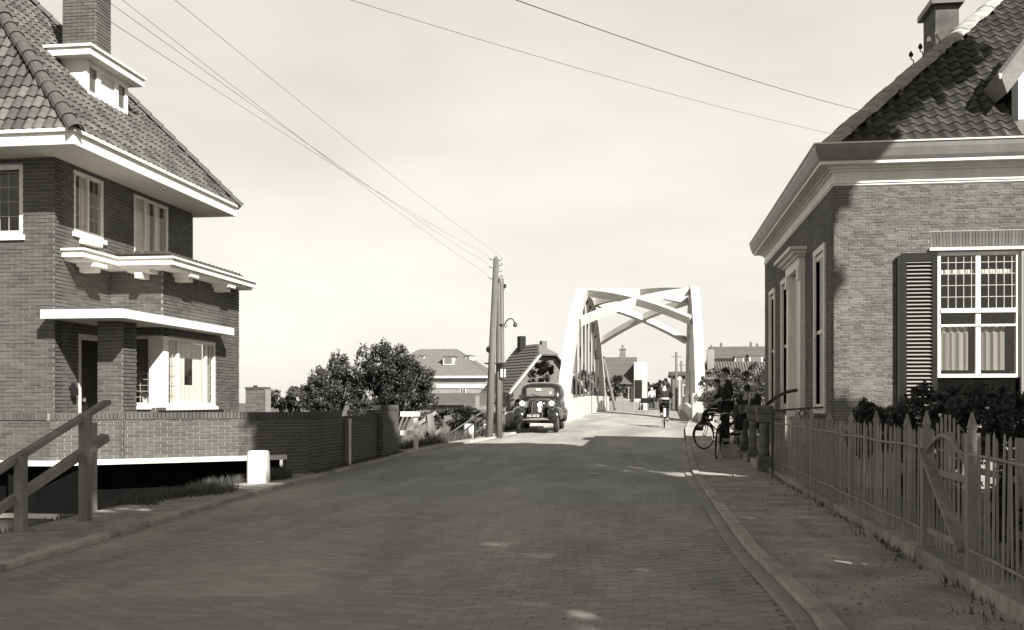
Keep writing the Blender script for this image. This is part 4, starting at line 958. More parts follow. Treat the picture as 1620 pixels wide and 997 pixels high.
# curved wing walls in front of the bridge
for pts, h in (([(XLb + .3, 45.4), (XLb + .1, 42.5), (XLb - .5, 39.5), (XLb - 1.3, 37.5)], .75), ([(XRb - .1, 44.4), (XRb + .05, 42), (XRb + .2, 39.0)], .45)):
    mb = MB()
    for (xa, ya), (xb, yb) in zip(pts, pts[1:]): mb.hexa([(xa - .09, ya, zr(ya) - .5), (xa + .09, ya, zr(ya) - .5), (xb + .09, yb, zr(yb) - .5), (xb - .09, yb, zr(yb) - .5), (xa - .09, ya, zr(ya) + h), (xa + .09, ya, zr(ya) + h), (xb + .09, yb, zr(yb) + h * .8), (xb - .09, yb, zr(yb) + h * .8)])
    mb.build('wing_wall', M_conc, bridge)
bp_ = thing('traffic_sign', gz(1074, 650, .55), 'small white sign on a black and white post at the bridge footway', 'sign'); q = gy(1075, 650, 46.5)
MB().tube([(q.x, q.y, q.z - .1), (q.x, q.y, q.z + 1.5)], .035, 8).build('post', M_white, bp_); MB().lathe([(.08, -.02), (.10, 0), (.08, .02)], (q.x, q.y - .05, q.z + 1.45), axis='y', n=14).build('sign_plate', M_white, bp_)

# ------------------------------------------------------------------ buildings in the background
def house(name, x0, x1, y0, y1, z0, ze, zrg, axis, label, wallm, roofm, hip=0.0, over=.35, wins=(), group=None, chim=(), white_verge=False, dorm=(), sidewins=()):
    t = thing(name, ((x0 + x1) / 2, (y0 + y1) / 2, z0), label, 'house', group)
    w = MB(); w.box(x0, x1, y0, y1, z0, ze)
    if axis == 'x': 
        ym = (y0 + y1) / 2
        if hip == 0:
            for x in (x0, x1 - .25): w.prism([(x, y0, ze), (x, y1, ze), (x, ym, zrg - .1)], (.25, 0, 0))
        E = [(x0 - over, y0 - over, ze - .1), (x1 + over, y0 - over, ze - .1), (x1 + over, y1 + over, ze - .1), (x0 - over, y1 + over, ze - .1)]; R0, R1 = (x0 - over + hip, ym, zrg), (x1 + over - hip, ym, zrg)
        planes = [[E[0], E[1], R1, R0], [E[2], E[3], R0, R1], [E[1], E[2], R1], [E[3], E[0], R0]]
    else:
        xm = (x0 + x1) / 2
        if hip == 0:
            for y in (y0, y1 - .25): w.prism([(x0, y, ze), (x1, y, ze), (xm, y, zrg - .1)], (0, .25, 0))
        E = [(x0 - over, y0 - over, ze - .1), (x1 + over, y0 - over, ze - .1), (x1 + over, y1 + over, ze - .1), (x0 - over, y1 + over, ze - .1)]; R0, R1 = (xm, y0 - over + hip, zrg), (xm, y1 + over - hip, zrg)
        planes = [[E[3], E[0], R0, R1], [E[1], E[2], R1, R0], [E[0], E[1], R0], [E[2], E[3], R1]]
    w.build('wall', wallm, t)
    r = MB()
    for i, pl in enumerate(planes):
        if hip == 0 and len(pl) == 3: continue
        nrm = (Vector(pl[1]) - Vector(pl[0])).cross(Vector(pl[2]) - Vector(pl[0])).normalized() * .12
        r.prism(pl, nrm, random.random())
    ro = r.build('roof', roofm, t)
    if hip == 0 and len(planes[0]) == 4:      # rows of tiles as thin battens of relief
        for pl in planes[:2]:
            a, b, c, d = [Vector(p) for p in pl]; nrm = (b - a).cross(c - a).normalized() * .125; rows = int((d - a).length / .34); tm = MB()
            for k in range(rows): p, q = a.lerp(d, k / rows), b.lerp(c, k / rows); tm.bar(p + nrm, q + nrm, .06, .05, up=nrm, var=random.random())
            tm.build('tile_rows', roofm, ro, kind='stuff')
    if white_verge:
        for y in (y0 - over - .06,):
            for xx in (x0 - over, x1 + over): MB().bar((xx, y, ze - .05), ((x0 + x1) / 2, y, zrg + .08), .12, .34, up=(0, 1, 0)).build('bargeboard', M_white, t)
    for (a, b, c, d) in wins:
        f_ = MB(); f_.box(a - .08, b + .08, y0 - .05, y0 + .02, c - .08, d + .08); fo_ = f_.build('window', M_white, t)
        xm = (a + b) / 2
        for p, q in ((a, xm - .03), (xm + .03, b)): MB().box(p, q, y0 - .07, y0 - .052, c, d).build('pane', mat('dark_pane', .08, .1), fo_)
    for (a, b, c, d, xs_) in sidewins:
        fo_ = MB().box(xs_ - .02, xs_ + .05, a - .1, b + .1, c - .1, d + .1).build('window', M_white, t); MB().box(xs_ + .052, xs_ + .07, a, b, c, d).build('pane', mat('dark_pane', .08, .1), fo_)
    for (x, y, s, za, zb_, m) in chim:
        co_ = MB().box(x - s / 2, x + s / 2, y - s / 2, y + s / 2, za, zb_).build('chimney', m, t); MB().box(x - s * .6, x + s * .6, y - s * .6, y + s * .6, zb_, zb_ + .1).tube([(x, y, zb_), (x, y, zb_ + .55)], .11, 8).build('chimney_pot', m, co_)
    for (x, y, z, s) in dorm:
        d_ = MB().box(x - s / 2, x + s / 2, y, y + 2.5, z - s * .4, z + s * .4).build('dormer', M_white, t); MB().box(x - s * .38, x + s * .38, y - .03, y - .002, z - s * .28, z + s * .28).build('dormer_pane', mat('grey_pane', .16, .15), d_); MB().box(x - s * .6, x + s * .6, y - .15, y + 2.5, z + s * .4, z + s * .5).build('dormer_roof', M_slatel, d_)
    return t
# large hipped house
A, B = gy(630, 595, 108), gy(772, 595, 108); rz_ = gy(700, 553, 112).z
hw = house('hipped_house', A.x - 3, B.x - .2, 108, 118, LOW, A.z, rz_, 'x', 'large pale house with hipped roof and three dormers behind the tree', M_wallg, M_slatel, hip=4.6, wins=[(gy(729, 600, 108).x, gy(736, 600, 108).x, 2.1, 2.95), (gy(765, 600, 108).x, gy(772, 600, 108).x, 2.1, 2.95)], dorm=[(gy(709, 568, 109.5).x, 109.5, gy(709, 571, 109.5).z, 1.15), (gy(667, 568, 111).x, 111, gy(667, 566, 111).z, .6), (gy(740, 568, 111).x, 111, gy(740, 566, 111).z, .6)])
MB().box(A.x - 3.4, B.x + .2, 107.55, 107.65, A.z - .25, A.z - .02).build('gutter_board', M_white, hw)
MB().box(gy(690, 615, 107.9).x, gy(735, 615, 107.9).x + 3, 107.9, 107.98, gy(700, 612, 108).z - .15, gy(700, 612, 108).z + .25).build('wall_band', M_white, hw)
A, B = gy(660, 640, 60), gy(775, 640, 60)
sh = thing('low_shed', (A.x + 3, 61, LOW), 'low shed with a tiled roof below the large hipped house', 'shed'); MB().box(A.x - 2, B.x, 60.3, 63, LOW, gy(700, 640, 60).z).build('wall', M_wallm, sh)
P_ = gy(700, 641, 60).z; Q_ = gy(700, 625, 62).z; MB().prism([(A.x - 2.2, 60, P_), (B.x + .2, 60, P_), (B.x + .2, 62.5, Q_), (A.x - 2.2, 62.5, Q_)], (0, .05, .12)).build('roof', M_slate, sh)
# gabled house with white bargeboards, seen at an angle
gh = thing('gabled_house', (-8, 72, LOW), 'dark gabled house with white bargeboards and tiled roof behind the car', 'house')
gp = gy(864, 562, 70); GR = math.radians(33)
gh.rotation_euler = (0, 0, GR); gh.location = (gp.x, gp.y, LOW); del gh['base']
ez, vz, rz_, hw_, Lh = 2.3 - LOW, 4.6 - LOW, 5.35 - LOW, 2.7, 4.0     # local heights above its base: eaves, clipped gable, ridge
kx_ = hw_ * (rz_ - vz) / (rz_ - ez)
MB().prism([(-hw_, 0, 0), (hw_, 0, 0), (hw_, 0, ez), (kx_, 0, vz - .1), (-kx_, 0, vz - .1), (-hw_, 0, ez)], (0, Lh, 0)).build('wall', M_wallm, gh)
ros = MB(); o_ = .35; ek = o_ * (rz_ - ez) / hw_
ros.prism([(-hw_ - o_, -o_, ez - ek), (-kx_, -o_, vz), (0, 1.2, rz_), (0, Lh + o_, rz_), (-hw_ - o_, Lh + o_, ez - ek)], (-.08, 0, .1), .5)
ros.prism([(hw_ + o_, -o_, ez - ek), (hw_ + o_, Lh + o_, ez - ek), (0, Lh + o_, rz_), (0, 1.2, rz_), (kx_, -o_, vz)], (.08, 0, .1), .5)
ros.prism([(-kx_ - .1, -o_ - .05, vz - .04), (kx_ + .1, -o_ - .05, vz - .04), (0, 1.2, rz_)], (0, -.04, .1), .7)
rgo = ros.build('roof', M_slatel, gh)
tr3 = MB(); nr_ = 16
for k in range(1, nr_):
    t_ = k / nr_; x_ = -(hw_ + o_) * (1 - t_); z_ = ez - ek + (rz_ - ez + ek) * t_; y0_ = -o_ + (max(0, kx_ + x_) / kx_) * (1.2 + o_) if kx_ else 0; tr3.bar((x_ - .08, y0_, z_ + .12), (x_ - .08, Lh + o_, z_ + .12), .05, .05)
tr3.build('tile_rows', M_slatel, rgo, kind='stuff')
for s_ in (-1, 1): MB().bar((s_ * (hw_ + o_), -o_ - .06, ez - ek), (s_ * kx_, -o_ - .06, vz), .08, .3, up=(0, 1, 0)).build('bargeboard', M_white, gh)
MB().box(-.55, -.1, 3.0, 3.5, vz - .5, rz_ + .75).build('chimney', M_dark, rgo); MB().box(.5, .9, 1.6, 2.0, rz_ - 1.0, rz_ + .35).build('chimney', M_wallm, rgo)
# house beyond the bridge
A, B = gy(953, 608, 118), gy(1004, 608, 118); rz_ = gy(970, 566, 121).z
hb = house('roadside_house', A.x, gy(1003, 608, 118).x, 118, 126, -.6, A.z, rz_, 'x', 'dark roofed house with white gable end beyond the bridge', M_wallg, M_slate, over=.3, wins=[(gy(990, 615, 118).x, gy(999, 615, 118).x, 1.6, 3.0)], chim=[(gy(985, 560, 122).x, 122, .7, rz_ - .6, rz_ + 1.0, M_wallm)])
wg = gy(1020, 636, 118); MB().box(gy(1003, 600, 118).x + .01, wg.x + .3, 117.4, 126, -.6, gy(1004, 573, 118).z).build('white_gable_block', M_conc, hb)
for px in (1007, 1013): a = gy(px, 615, 117.35); MB().box(a.x - .2, a.x + .2, 117.33, 117.39, a.z - 1.1, a.z + 1.0).build('shutter_strip', M_dark, hb)
gfn = thing('garden_fence', (A.x + 2, 112, .2), 'low pale garden fence in front of the roadside house', 'fence'); a, b = gy(958, 642, 112), gy(1018, 642, 112); 
for i in range(14): x = a.x + (b.x - a.x) * i / 14; MB().box(x, x + (b.x - a.x) / 14 - .03, 112, 112.06, -.6, gy(980, 636, 112).z).build('board', M_wood, gfn)
# building right beyond the bridge
a, b = gy(1064, 592, 104), gy(1098, 592, 104); house('brick_barn', a.x, b.x + 4, 104, 112, -.8, a.z - .1, a.z + .25, 'x', 'plain grey building with flat roof behind the bridge right arch', M_wallm, M_slate, over=.3, wins=[(a.x + 1.1, a.x + 1.7, 2.0, 3.0)])
# terrace of houses to the right, seen over the hedge
a, b = gy(1130, 558, 92), gy(1215, 558, 92); z_e = gy(1150, 566, 92).z; z_r = gy(1150, 556, 94).z
house('terraced_house', a.x, b.x + 6, 92, 99, -1.2, z_e - .05, z_r + .4, 'x', 'long pale terraced house with chimneys rising over the hedge', M_wallg, M_slatel, over=.3, chim=[(gy(1141, 552, 95.5).x, 95.5, .9, z_r - .5, gy(1141, 552, 95.5).z, M_wallm), (gy(1188, 552, 95.5).x, 95.5, .9, z_r - .5, gy(1188, 551, 95.5).z, M_wallm), (gy(1198, 553, 95.5).x, 95.5, 1.0, z_r - .5, gy(1198, 553, 95.5).z, M_wallm)], dorm=[(gy(1170, 569, 91.6).x, 91.6, gy(1170, 570, 91.6).z, .8), (gy(1196, 569, 91.6).x, 91.6, gy(1196, 571, 91.6).z, 1.2)])
a, b = gy(1120, 590, 64), gy(1215, 590, 64); ht = gy(1150, 575, 66).z
nh = thing('tiled_outhouse', (a.x + 2, 66, -1.2), 'low outhouse with a long pantile roof behind the hedge', 'shed'); MB().box(a.x, b.x + 3, 64.4, 68, -1.2, gy(1150, 598, 64).z).build('wall', M_wallg, nh)
MB().prism([(a.x - .2, 64, gy(1150, 600, 64).z), (b.x + 3, 64, gy(1150, 600, 64).z), (b.x + 3, 66.5, ht), (a.x - .2, 66.5, ht)], (0, .05, .12)).build('roof', M_slatel, nh)
rt = MB(); p0 = gy(1150, 600, 64).z
for i in range(40): x = a.x - .1 + .17 * i; rt.bar((x, 64, p0 + .15), (x, 66.5, ht + .14), .06, .05)
rt.build('tile_ridges', M_slatel, nh, kind='stuff')
c_ = gy(1126, 553, 65); MB().box(gy(1119, 560, 65).x, gy(1130, 560, 65).x, 65, 65.6, 1, c_.z).build('chimney', M_wallg, nh); MB().tube([(c_.x, 65.3, c_.z), (c_.x, 65.3, c_.z + .3)], .06, 8).build('chimney_pot', M_wallm, nh)
# brick chimney stack behind the terrace wall
cs = thing('garden_chimney', gy(404, 655, 30), 'low brick chimney stack with crenellated top behind the terrace wall', 'chimney'); a, b = gy(389, 616, 30), gy(419, 616, 30)
cc_ = MB(); cpool = Pieces(cs, 'brick', 'brick_courses', M_brickR); brick_wall(cc_, cpool, V(a.x, 30, -1.2), (1, 0, 0), b.x - a.x, a.z + 1.2, (), thick=.5, vmin=.5); cc_.build('stack', M_mortR, cs); cpool.done(brick_maker)
cr2 = MB()
for i in range(7): x = a.x - .02 + (b.x - a.x + .04) * i / 7; cr2.box(x, x + .07, 29.97, 30.5, a.z, a.z + .07)
cr2.build('crown_course', M_brickL, cs); q = gy(404, 610, 30.2); MB().lathe([(.07, a.z), (.07, q.z)], (q.x, 30.2, 0), n=8).build('flue_pot', M_dark, cs)
# distant poles
for i, (px, pt, yy) in enumerate(((1070, 557, 100), (1078, 571, 112), (909, 520, 90), (904, 548, 96))):
    a = gy(px, pt, yy); t = thing('distant_pole', (a.x, yy, -.5), ('far utility pole with tall top beyond the bridge footway', 'shorter far utility pole next to the tall one beyond the footway', 'dark wooden pole seen through the bridge hangers', 'second pole seen low through the bridge hangers')[i], 'pole'); MB().tube([(a.x, yy, -2), (a.x, yy, a.z)], [.16, .11], 8).build('shaft', M_pole, t); MB().box(a.x - .5, a.x + .5, yy - .05, yy + .05, a.z - .5, a.z - .42).build('crossarm', M_pole, t)
q = gy(968, 645, 80); tl = thing('leaning_stay', (q.x, 80, .6), 'dark leaning stay pole at the far end of the left arch', 'pole'); MB().tube([gy(973, 645, 80), gy(954, 566, 80)], .12, 8).build('shaft', M_pole, tl); MB().lathe([(.16, -.05), (.13, .1)], gy(954, 566, 80), n=8).build('cap', M_dark, tl)

# ------------------------------------------------------------------ trees, shrubs, hedge, grass
def blob(px, py, Y, wpx, hpx, dep=None):
    c = gy(px, py, Y); s = Y * ca / F; return (c, (wpx * s, dep or wpx * s * .9, hpx * s))
Yt = 30
tree('garden_tree', (gy(615, 640, Yt).x, Yt, LOW), [blob(612, 590, Yt, 46, 46), blob(640, 620, Yt, 48, 38), blob(595, 625, Yt, 52, 40), blob(575, 570, Yt, 14, 26), blob(610, 556, Yt, 12, 22), blob(660, 600, Yt, 30, 28)], 'tallest leafy garden tree behind the brick terrace wall', n=30000, leaf=.042, seed=3, m=M_leafd, clumps=44)
tree('garden_tree', (gy(520, 640, Yt + 1).x, Yt + 1, LOW), [blob(520, 615, Yt + 1, 36, 38), blob(545, 600, Yt + 1, 30, 36), blob(505, 630, Yt + 1, 34, 28), blob(532, 575, Yt + 1, 12, 20)], 'medium leafy garden tree beside the tallest one', n=16000, leaf=.042, seed=4, clumps=40)
tree('garden_tree', (gy(450, 650, Yt + 2).x, Yt + 2, LOW), [blob(445, 630, Yt + 2, 22, 20), blob(475, 628, Yt + 2, 22, 18)], 'small leafy garden tree beside the low brick chimney stack', n=4200, leaf=.05, seed=5)
for i, (px, py, Y, w, h, lab) in enumerate(((560, 668, 27.5, 40, 20, 'low garden bush right behind the gap in the brick walls'), (700, 670, 33, 42, 26, 'tangled shrub on the dyke slope below the large garden tree'), (745, 665, 35, 36, 22, 'loose shrub on the dyke slope beside the telegraph poles'), (812, 645, 42, 26, 30, 'dark shrub between the telegraph poles and the car'), (860, 595, 62, 22, 22, 'dark tree in front of the gabled house'), (925, 610, 92, 28, 24, 'dark trees glimpsed through the bridge hangers'), (972, 615, 100, 22, 22, 'dark bush at the far left end of the bridge'), (1032, 620, 150, 16, 16, 'far round tree beyond the bridge road'), (1050, 618, 165, 14, 18, 'far pointed tree beyond the cyclist'))):
    c, r = blob(px, py, Y, w, h); tree('shrub' if i < 4 else 'tree', (c.x, c.y, min(c.z - r[2], ground_z(c.x, c.y))), [(c, r)], lab, n=3200, leaf=.055 * max(1, Y / 42), seed=20 + i, m=M_leafd, tr=.08, clumps=20, cat='shrub' if i < 4 else 'tree')
hd_ = []
for i, (px, py, Y, w, h) in enumerate(((1128, 610, 44, 20, 26), (1160, 606, 44, 26, 26), (1195, 604, 44, 26, 28), (1225, 606, 44, 22, 28), (1140, 632, 42, 30, 18), (1190, 632, 42, 34, 18))): hd_.append(blob(px, py, Y, w, h))
tree('hedge', (hd_[1][0].x, 44, -.2), hd_, 'tall mixed hedge behind the stoop and the resting people', n=11000, leaf=.06, seed=41, cat='hedge')
for i, (px, py, Y, w, h, lab) in enumerate(((1360, 668, 15.6, 24, 30, 'leafy garden shrub against the lit brick wall'), (1400, 672, 15.2, 26, 24, 'low shrub beside the louvred shutter foot'), (1460, 655, 14.4, 44, 40, 'dark shrub beneath the louvred shutter'), (1545, 650, 13.6, 52, 46, 'broad dark bush under the sash window'), (1610, 660, 12.5, 44, 44, 'dark garden bush behind the arched gate'), (1480, 720, 11.5, 50, 46, 'low dark garden planting just behind the pickets beside the gate'), (1590, 790, 8.2, 50, 70, 'dark undergrowth behind the garden rails'))):
    c, r = blob(px, py, Y, w, h); c.x = max(c.x, 2.62 + r[0]) if Y < 15 else max(c.x, 3.2); tree('shrub', (c.x, c.y, .03), [(c, r), (c - Z * (r[2] * .9), (r[0] * 1.1, r[1], r[2]))], lab, n=5200, leaf=.036, seed=60 + i, m=M_leafd, tr=.03, clumps=26, cat='shrub')
# tall trees outside the frame on the right whose shade covers the road
for i, (b, bl_) in enumerate((((3.8, 1.5, .03), [((6.3, 5.0, 10.8), (2.6, 3.2, 2.4)), ((3.6, 7.6, 12), (2.2, 2.1, 2.2)), ((7.8, 3.8, 13), (2.8, 3.0, 2.4)), ((5.4, 7.6, 13.5), (2.4, 2.6, 2.2))]),
                             ((5.4, 9.0, .03), [((7.6, 11.2, 13.4), (1.8, 1.9, 1.7)), ((8.5, 11.9, 14.6), (2.4, 2.3, 2.0)), ((8.3, 10.0, 14.6), (2.3, 2.5, 2.0))]),
                             ((4.2, -5.5, .03), [((3.2, -2.8, 10), (4.0, 4.2, 2.8)), ((4.6, -1.2, 12.5), (3.4, 3.2, 2.4)), ((2.9, .4, 11.2), (2.4, 2.4, 2.0)), ((2.6, -6.5, 10.5), (4.2, 3.6, 2.6))]),
                             ((9.0, -1.5, .03), [((7.8, -.8, 10), (4.2, 4.2, 3.0)), ((8.8, 3.2, 9), (3.2, 2.8, 2.6)), ((8.0, 2.2, 12.5), (3.0, 3.0, 2.4)), ((7.6, 6.2, 12.2), (2.8, 2.6, 2.0)), ((7.6, 8.4, 13), (2.6, 2.0, 2.0)), ((9.5, -5.5, 10), (4.0, 3.6, 2.6))]),
                             ((11.2, 6.5, .03), [((10.4, 6.8, 8.4), (2.6, 1.9, 1.9)), ((9.8, 5.4, 10.5), (2.6, 2.2, 2.0))]))):
    tree('street_tree', b, bl_, ('tall roadside tree beside the near end of the picket fence', 'tall garden tree right of the old house window', 'tall roadside tree standing behind the viewer', 'broad garden tree in the front garden behind the viewer', 'smaller garden tree farther in the front garden')[i], 'tall trees shading the road', n=36000, leaf=.19, seed=80 + i, tr=.2, clumps=60)
def grass_patch(name, fn, n, h, label, seed, m=None):
    R = random.Random(seed); mb = MB()
    for i in range(n):
        x, y, z = fn(R); a = R.uniform(0, 2 * PI); hh = h * R.uniform(.5, 1.3); w = .006 + .01 * R.random(); dx, dy = math.cos(a) * w, math.sin(a) * w; lx, ly = R.uniform(-.5, .5) * hh, R.uniform(-.5, .5) * hh
        mb.face([(x - dx, y - dy, z - .02), (x + dx, y + dy, z - .02), (x + lx, y + ly, z + hh)], R.random())
    o = fast_mesh(mb, name, m or M_grass, None, 'stuff'); o['label'] = label; o['category'] = 'grass'
def fn1(R):
    y = R.uniform(12.4, 20.0); x = xl(y) - .55 - R.random() ** .8 * (.75 if y < 16 else .3) + .25 * math.sin(y * 2.3); return (x, y, zr(y) + .0 if x > xl(y) - 1.2 else ground_z(x, y))
grass_patch('grass', fn1, 7000, .16, 'rough grass along the left road edge at the white bollard', 1)
def fn2(R):
    y = R.uniform(25.5, 38); x = xl(y) - .5 - abs(R.gauss(0, 1.6)); return (x, y, ground_z(x, y))
grass_patch('grass', fn2, 14000, .34, 'tall grass on the dyke slope around the telegraph poles', 2)
def fn3(R):
    y = R.uniform(6, 11); x = xl(y) - 1.1 - abs(R.gauss(0, .5)); return (x, y, ground_z(x, y))
grass_patch('grass', fn3, 2500, .12, 'sparse grass at the foot of the stair railings', 3)

def fn4(R):
    y = R.uniform(5, 19.5); x = 2.23 - abs(R.gauss(0, .05)) - (.25 * R.random() if math.sin(y * 3.1) > .75 else 0); return (x, y, zr(y) + .06)
grass_patch('grass', fn4, 420, .06, 'thin weeds along the foot of the picket fence kerb', 4)
def fn5(R):
    y = R.uniform(18.2, 25); x = -6.22 + abs(R.gauss(0, .07)); return (x, y, zr(y) + .03)
grass_patch('grass', fn5, 900, .09, 'weeds along the foot of the roadside brick wall', 5)
db = MB(); Rd = random.Random(11)
for i in range(700):
    y_ = 5 + 22 * Rd.random() ** 1.5; e_ = Rd.random(); x_ = xr(y_) - .2 - abs(Rd.gauss(0, .35)) if e_ < .45 else (xl(y_) + .05 + abs(Rd.gauss(0, .3)) if e_ < .8 else Rd.uniform(xl(y_), xr(y_))); s_ = Rd.uniform(.006, .02); a_ = Rd.uniform(0, PI); z_ = road_z(x_, y_) + .008
    db.face([(x_ + s_ * math.cos(a_), y_ + s_ * math.sin(a_), z_), (x_ - s_ * .5 * math.sin(a_), y_ + s_ * .5 * math.cos(a_), z_ + .004), (x_ - s_ * math.cos(a_), y_ - s_ * math.sin(a_), z_ + .002), (x_ + s_ * .5 * math.sin(a_), y_ - s_ * .5 * math.cos(a_), z_ + .003)], Rd.random())
o_db = fast_mesh(db, 'fallen_leaves', M_gravel, None, 'stuff'); o_db['label'] = 'fallen leaves and grit scattered along the road edges'; o_db['category'] = 'leaves'
# ------------------------------------------------------------------ car
def build_car(loc, rz):
    t = thing('parked_car', loc, 'black pre-war saloon car with upright grille and round headlamps on the road', 'car', rot=(0, 0, rz))   # local: front towards -y
    def sect(y, w, zb_, zt, e=.5, n=20):
        R = []
        for k in range(n):
            a = 2 * PI * k / n; c, s = math.cos(a), math.sin(a); R.append((w * math.copysign(abs(c) ** e, c), y, (zb_ + zt) / 2 + (zt - zb_) / 2 * math.copysign(abs(s) ** e, s)))
        return R
    MB().loft([sect(.32, .25, .48, .98, .6), sect(.36, .30, .42, 1.04, .55), sect(.8, .40, .40, 1.08, .5), sect(1.3, .55, .38, 1.12, .5), sect(1.55, .62, .36, 1.14, .5)]).build('bonnet', M_car, t, smooth=True)
    MB().loft([sect(1.4, .60, .34, 1.10, .4), sect(1.6, .68, .32, 1.14, .35), sect(2.6, .74, .32, 1.14, .35), sect(3.3, .66, .34, 1.12, .4), sect(3.75, .45, .42, .95, .5)]).build('body', M_car, t, smooth=True)
    rf = MB().loft([sect(1.50, .60, .95, 1.15, .45), sect(1.60, .66, .90, 1.42, .5), sect(1.78, .69, .86, 1.58, .52), sect(2.3, .71, .82, 1.66, .55), sect(3.0, .69, .84, 1.62, .58), sect(3.45, .50, 1.0, 1.38, .5), sect(3.72, .38, .9, 1.05, .5)]).build('cabin', M_car, t, smooth=True)
    # windscreen and frame
    MB().prism([(-.45, 1.535, 1.17), (.45, 1.535, 1.17), (.47, 1.60, 1.42), (.40, 1.63, 1.46), (-.40, 1.63, 1.46), (-.47, 1.60, 1.42)], (0, -.035, .01)).build('windscreen', mat('car_glass', .16, .12, spec=.8), t)
    sf = MB()
    for a, b in (((-.47, 1.50, 1.16), (.47, 1.50, 1.16)), ((-.47, 1.50, 1.16), (-.485, 1.575, 1.43)), ((.47, 1.50, 1.16), (.485, 1.575, 1.43)), ((-.485, 1.575, 1.43), (-.40, 1.60, 1.475)), ((.485, 1.575, 1.43), (.40, 1.60, 1.475)), ((-.40, 1.60, 1.475), (.40, 1.60, 1.475))): sf.bar(a, b, .03, .03)
    sf.build('windscreen_frame', M_car, t)
    MB().box(-.16, .02, 1.515, 1.52, 1.36, 1.43).build('windscreen_sticker', M_white, t); MB().box(.30, .36, 1.505, 1.51, 1.24, 1.33).build('licence_disc', M_white, t)
    MB().tube([(-.30, 1.49, 1.26), (-.1, 1.48, 1.19), (0, 1.48, 1.18)], .008, 5).build('wiper', M_dark, t)
    for s in (-1, 1):
        sw_ = MB().prism([(s * .645, 1.75, 1.16), (s * .665, 2.35, 1.16), (s * .64, 2.35, 1.50), (s * .62, 1.85, 1.46)], (s * .02, 0, 0)).build('side_window', mat('car_side_glass', .03, .08, spec=.8), t)
        MB().prism([(s * .645, 2.45, 1.16), (s * .65, 2.95, 1.16), (s * .61, 2.90, 1.46), (s * .64, 2.45, 1.50)], (s * .02, 0, 0)).build('side_window', mat('car_side_glass', .03, .08), t)
        # wings: swept shells over the wheels
        for (yc, yr, zt, x0, x1, nm) in ((.46, .68, .86, .32, .78, 'front_wing'), (3.1, .62, .82, .52, .80, 'rear_wing')):
            rings = []
            for i in range(13):
                a = PI * (i / 12) * 1.02; yy = yc - yr * math.cos(a) * (1.0 if a < PI / 2 else 1.25); zz = .60 + (zt - .60) * math.sin(min(a, PI)) ** .8; xm = (x0 + x1) / 2; hw_ = (x1 - x0) / 2 * (.62 + .38 * math.sin(a)); 
                rings.append([(s * (xm + hw_ * math.cos(b)), yy + .02 * math.sin(b), zz - .15 + .15 * math.sin(b)) for b in [2 * PI * k / 12 for k in range(12)]])
            MB().loft(rings).build(nm, M_car, t, smooth=True)
        MB().box(s * .78 if s < 0 else .6, s * .6 if s < 0 else .78, 1.0, 2.6, .30, .34).build('running_board', M_car, t)
        hl = MB().lathe([(.02, .28), (.06, .25), (.095, .12), (.10, .07)], (s * .47, 0, .93), axis='y', n=16).build('headlamp', M_car, t, smooth=True)
        MB().lathe([(.03, .035), (.075, .045), (.10, .068)], (s * .47, 0, .93), axis='y', n=16).build('lens', mat('lamp_glass', .8, .15), hl, smooth=True)
        MB().tube([(s * .47, .15, .72), (s * .47, .15, .86)], .025, 8).build('lamp_stalk', M_car, hl)
        for yw in (.42, 3.05):
            wl = MB().lathe([(.20, -.06), (.30, -.07), (.325, -.04), (.33, 0), (.325, .04), (.30, .07), (.20, .06)], (s * .60, yw, .33), axis='x', n=24).build('wheel', M_rubber, t, smooth=True)
            MB().lathe([(.02, s * .09), (.10, s * .085), (.19, s * .05), (.2, s * .03)] if s > 0 else [(.2, -.03), (.19, -.05), (.10, -.085), (.02, -.09)], (s * .60, yw, .33), axis='x', n=20).build('hub', mat('wheel_paint', .1, .4), wl, smooth=True)
        dh = MB().box(s * .70 if s > 0 else -.73, .73 if s > 0 else -.70, 1.9, 2.02, 1.06, 1.08).build('door_handle', M_chrome, t)
    gr = MB()
    gr.tube([(-.17, .30, .50), (-.18, .28, .8), (-.13, .30, .98), (0, .30, 1.03), (.13, .30, .98), (.18, .28, .8), (.17, .30, .50)], .018, 7)
    gro = gr.build('grille_surround', M_chrome, t, smooth=True)
    MB().box(-.15, .15, .295, .32, .5, .98).build('grille_backing', M_dark, gro)
    for i in range(9): x = -.14 + .035 * i; MB().box(x - .006, x + .006, .28, .296, .5, .96).build('grille_bar', M_dark if i % 2 else M_chrome, gro)
    bd = MB().prism([(-.07, .262, .93), (0, .262, .99), (.06, .262, .93), (.075, .262, .86), (.05, .262, .80), (.07, .262, .74), (.045, .262, .66), (-.02, .262, .66), (-.04, .262, .73), (-.02, .262, .80), (-.06, .262, .86)], (0, .012, 0)); bdo = bd.build('grille_badge', M_white, t); bdo.location.x = .07
    MB().tube([(-.68, .06, .44), (-.60, .01, .45), (.60, .01, .45), (.68, .06, .44)], .045, 8, sq=.5, up=(0, 1, 0)).build('bumper', M_chrome, t, smooth=True)
    for s in (-1, 1): MB().box(s * .3 - .03, s * .3 + .03, .03, .4, .42, .47).build('bumper_iron', M_dark, t)
    MB().box(-.5, .5, .40, .46, .30, .36).tube([(-.6, .42, .33), (.6, .42, .33)], .03, 8).build('front_axle', M_dark, t)
    pl = MB().box(-.32, .13, -.03, -.015, .485, .60).build('number_plate', M_dark, t)
    cu = bpy.data.curves.new('plate_text', 'FONT'); cu.body = 'HZ-10730'; cu.size = .115; cu.align_x = 'CENTER'; cu.align_y = 'CENTER'; cu.extrude = .002; cu.offset = .002
    tmp = bpy.data.objects.new('tmp', cu); C.objects.link(tmp); dg = bpy.context.evaluated_depsgraph_get(); dg.update(); me = bpy.data.meshes.new_from_object(tmp.evaluated_get(dg)); bpy.data.objects.remove(tmp)
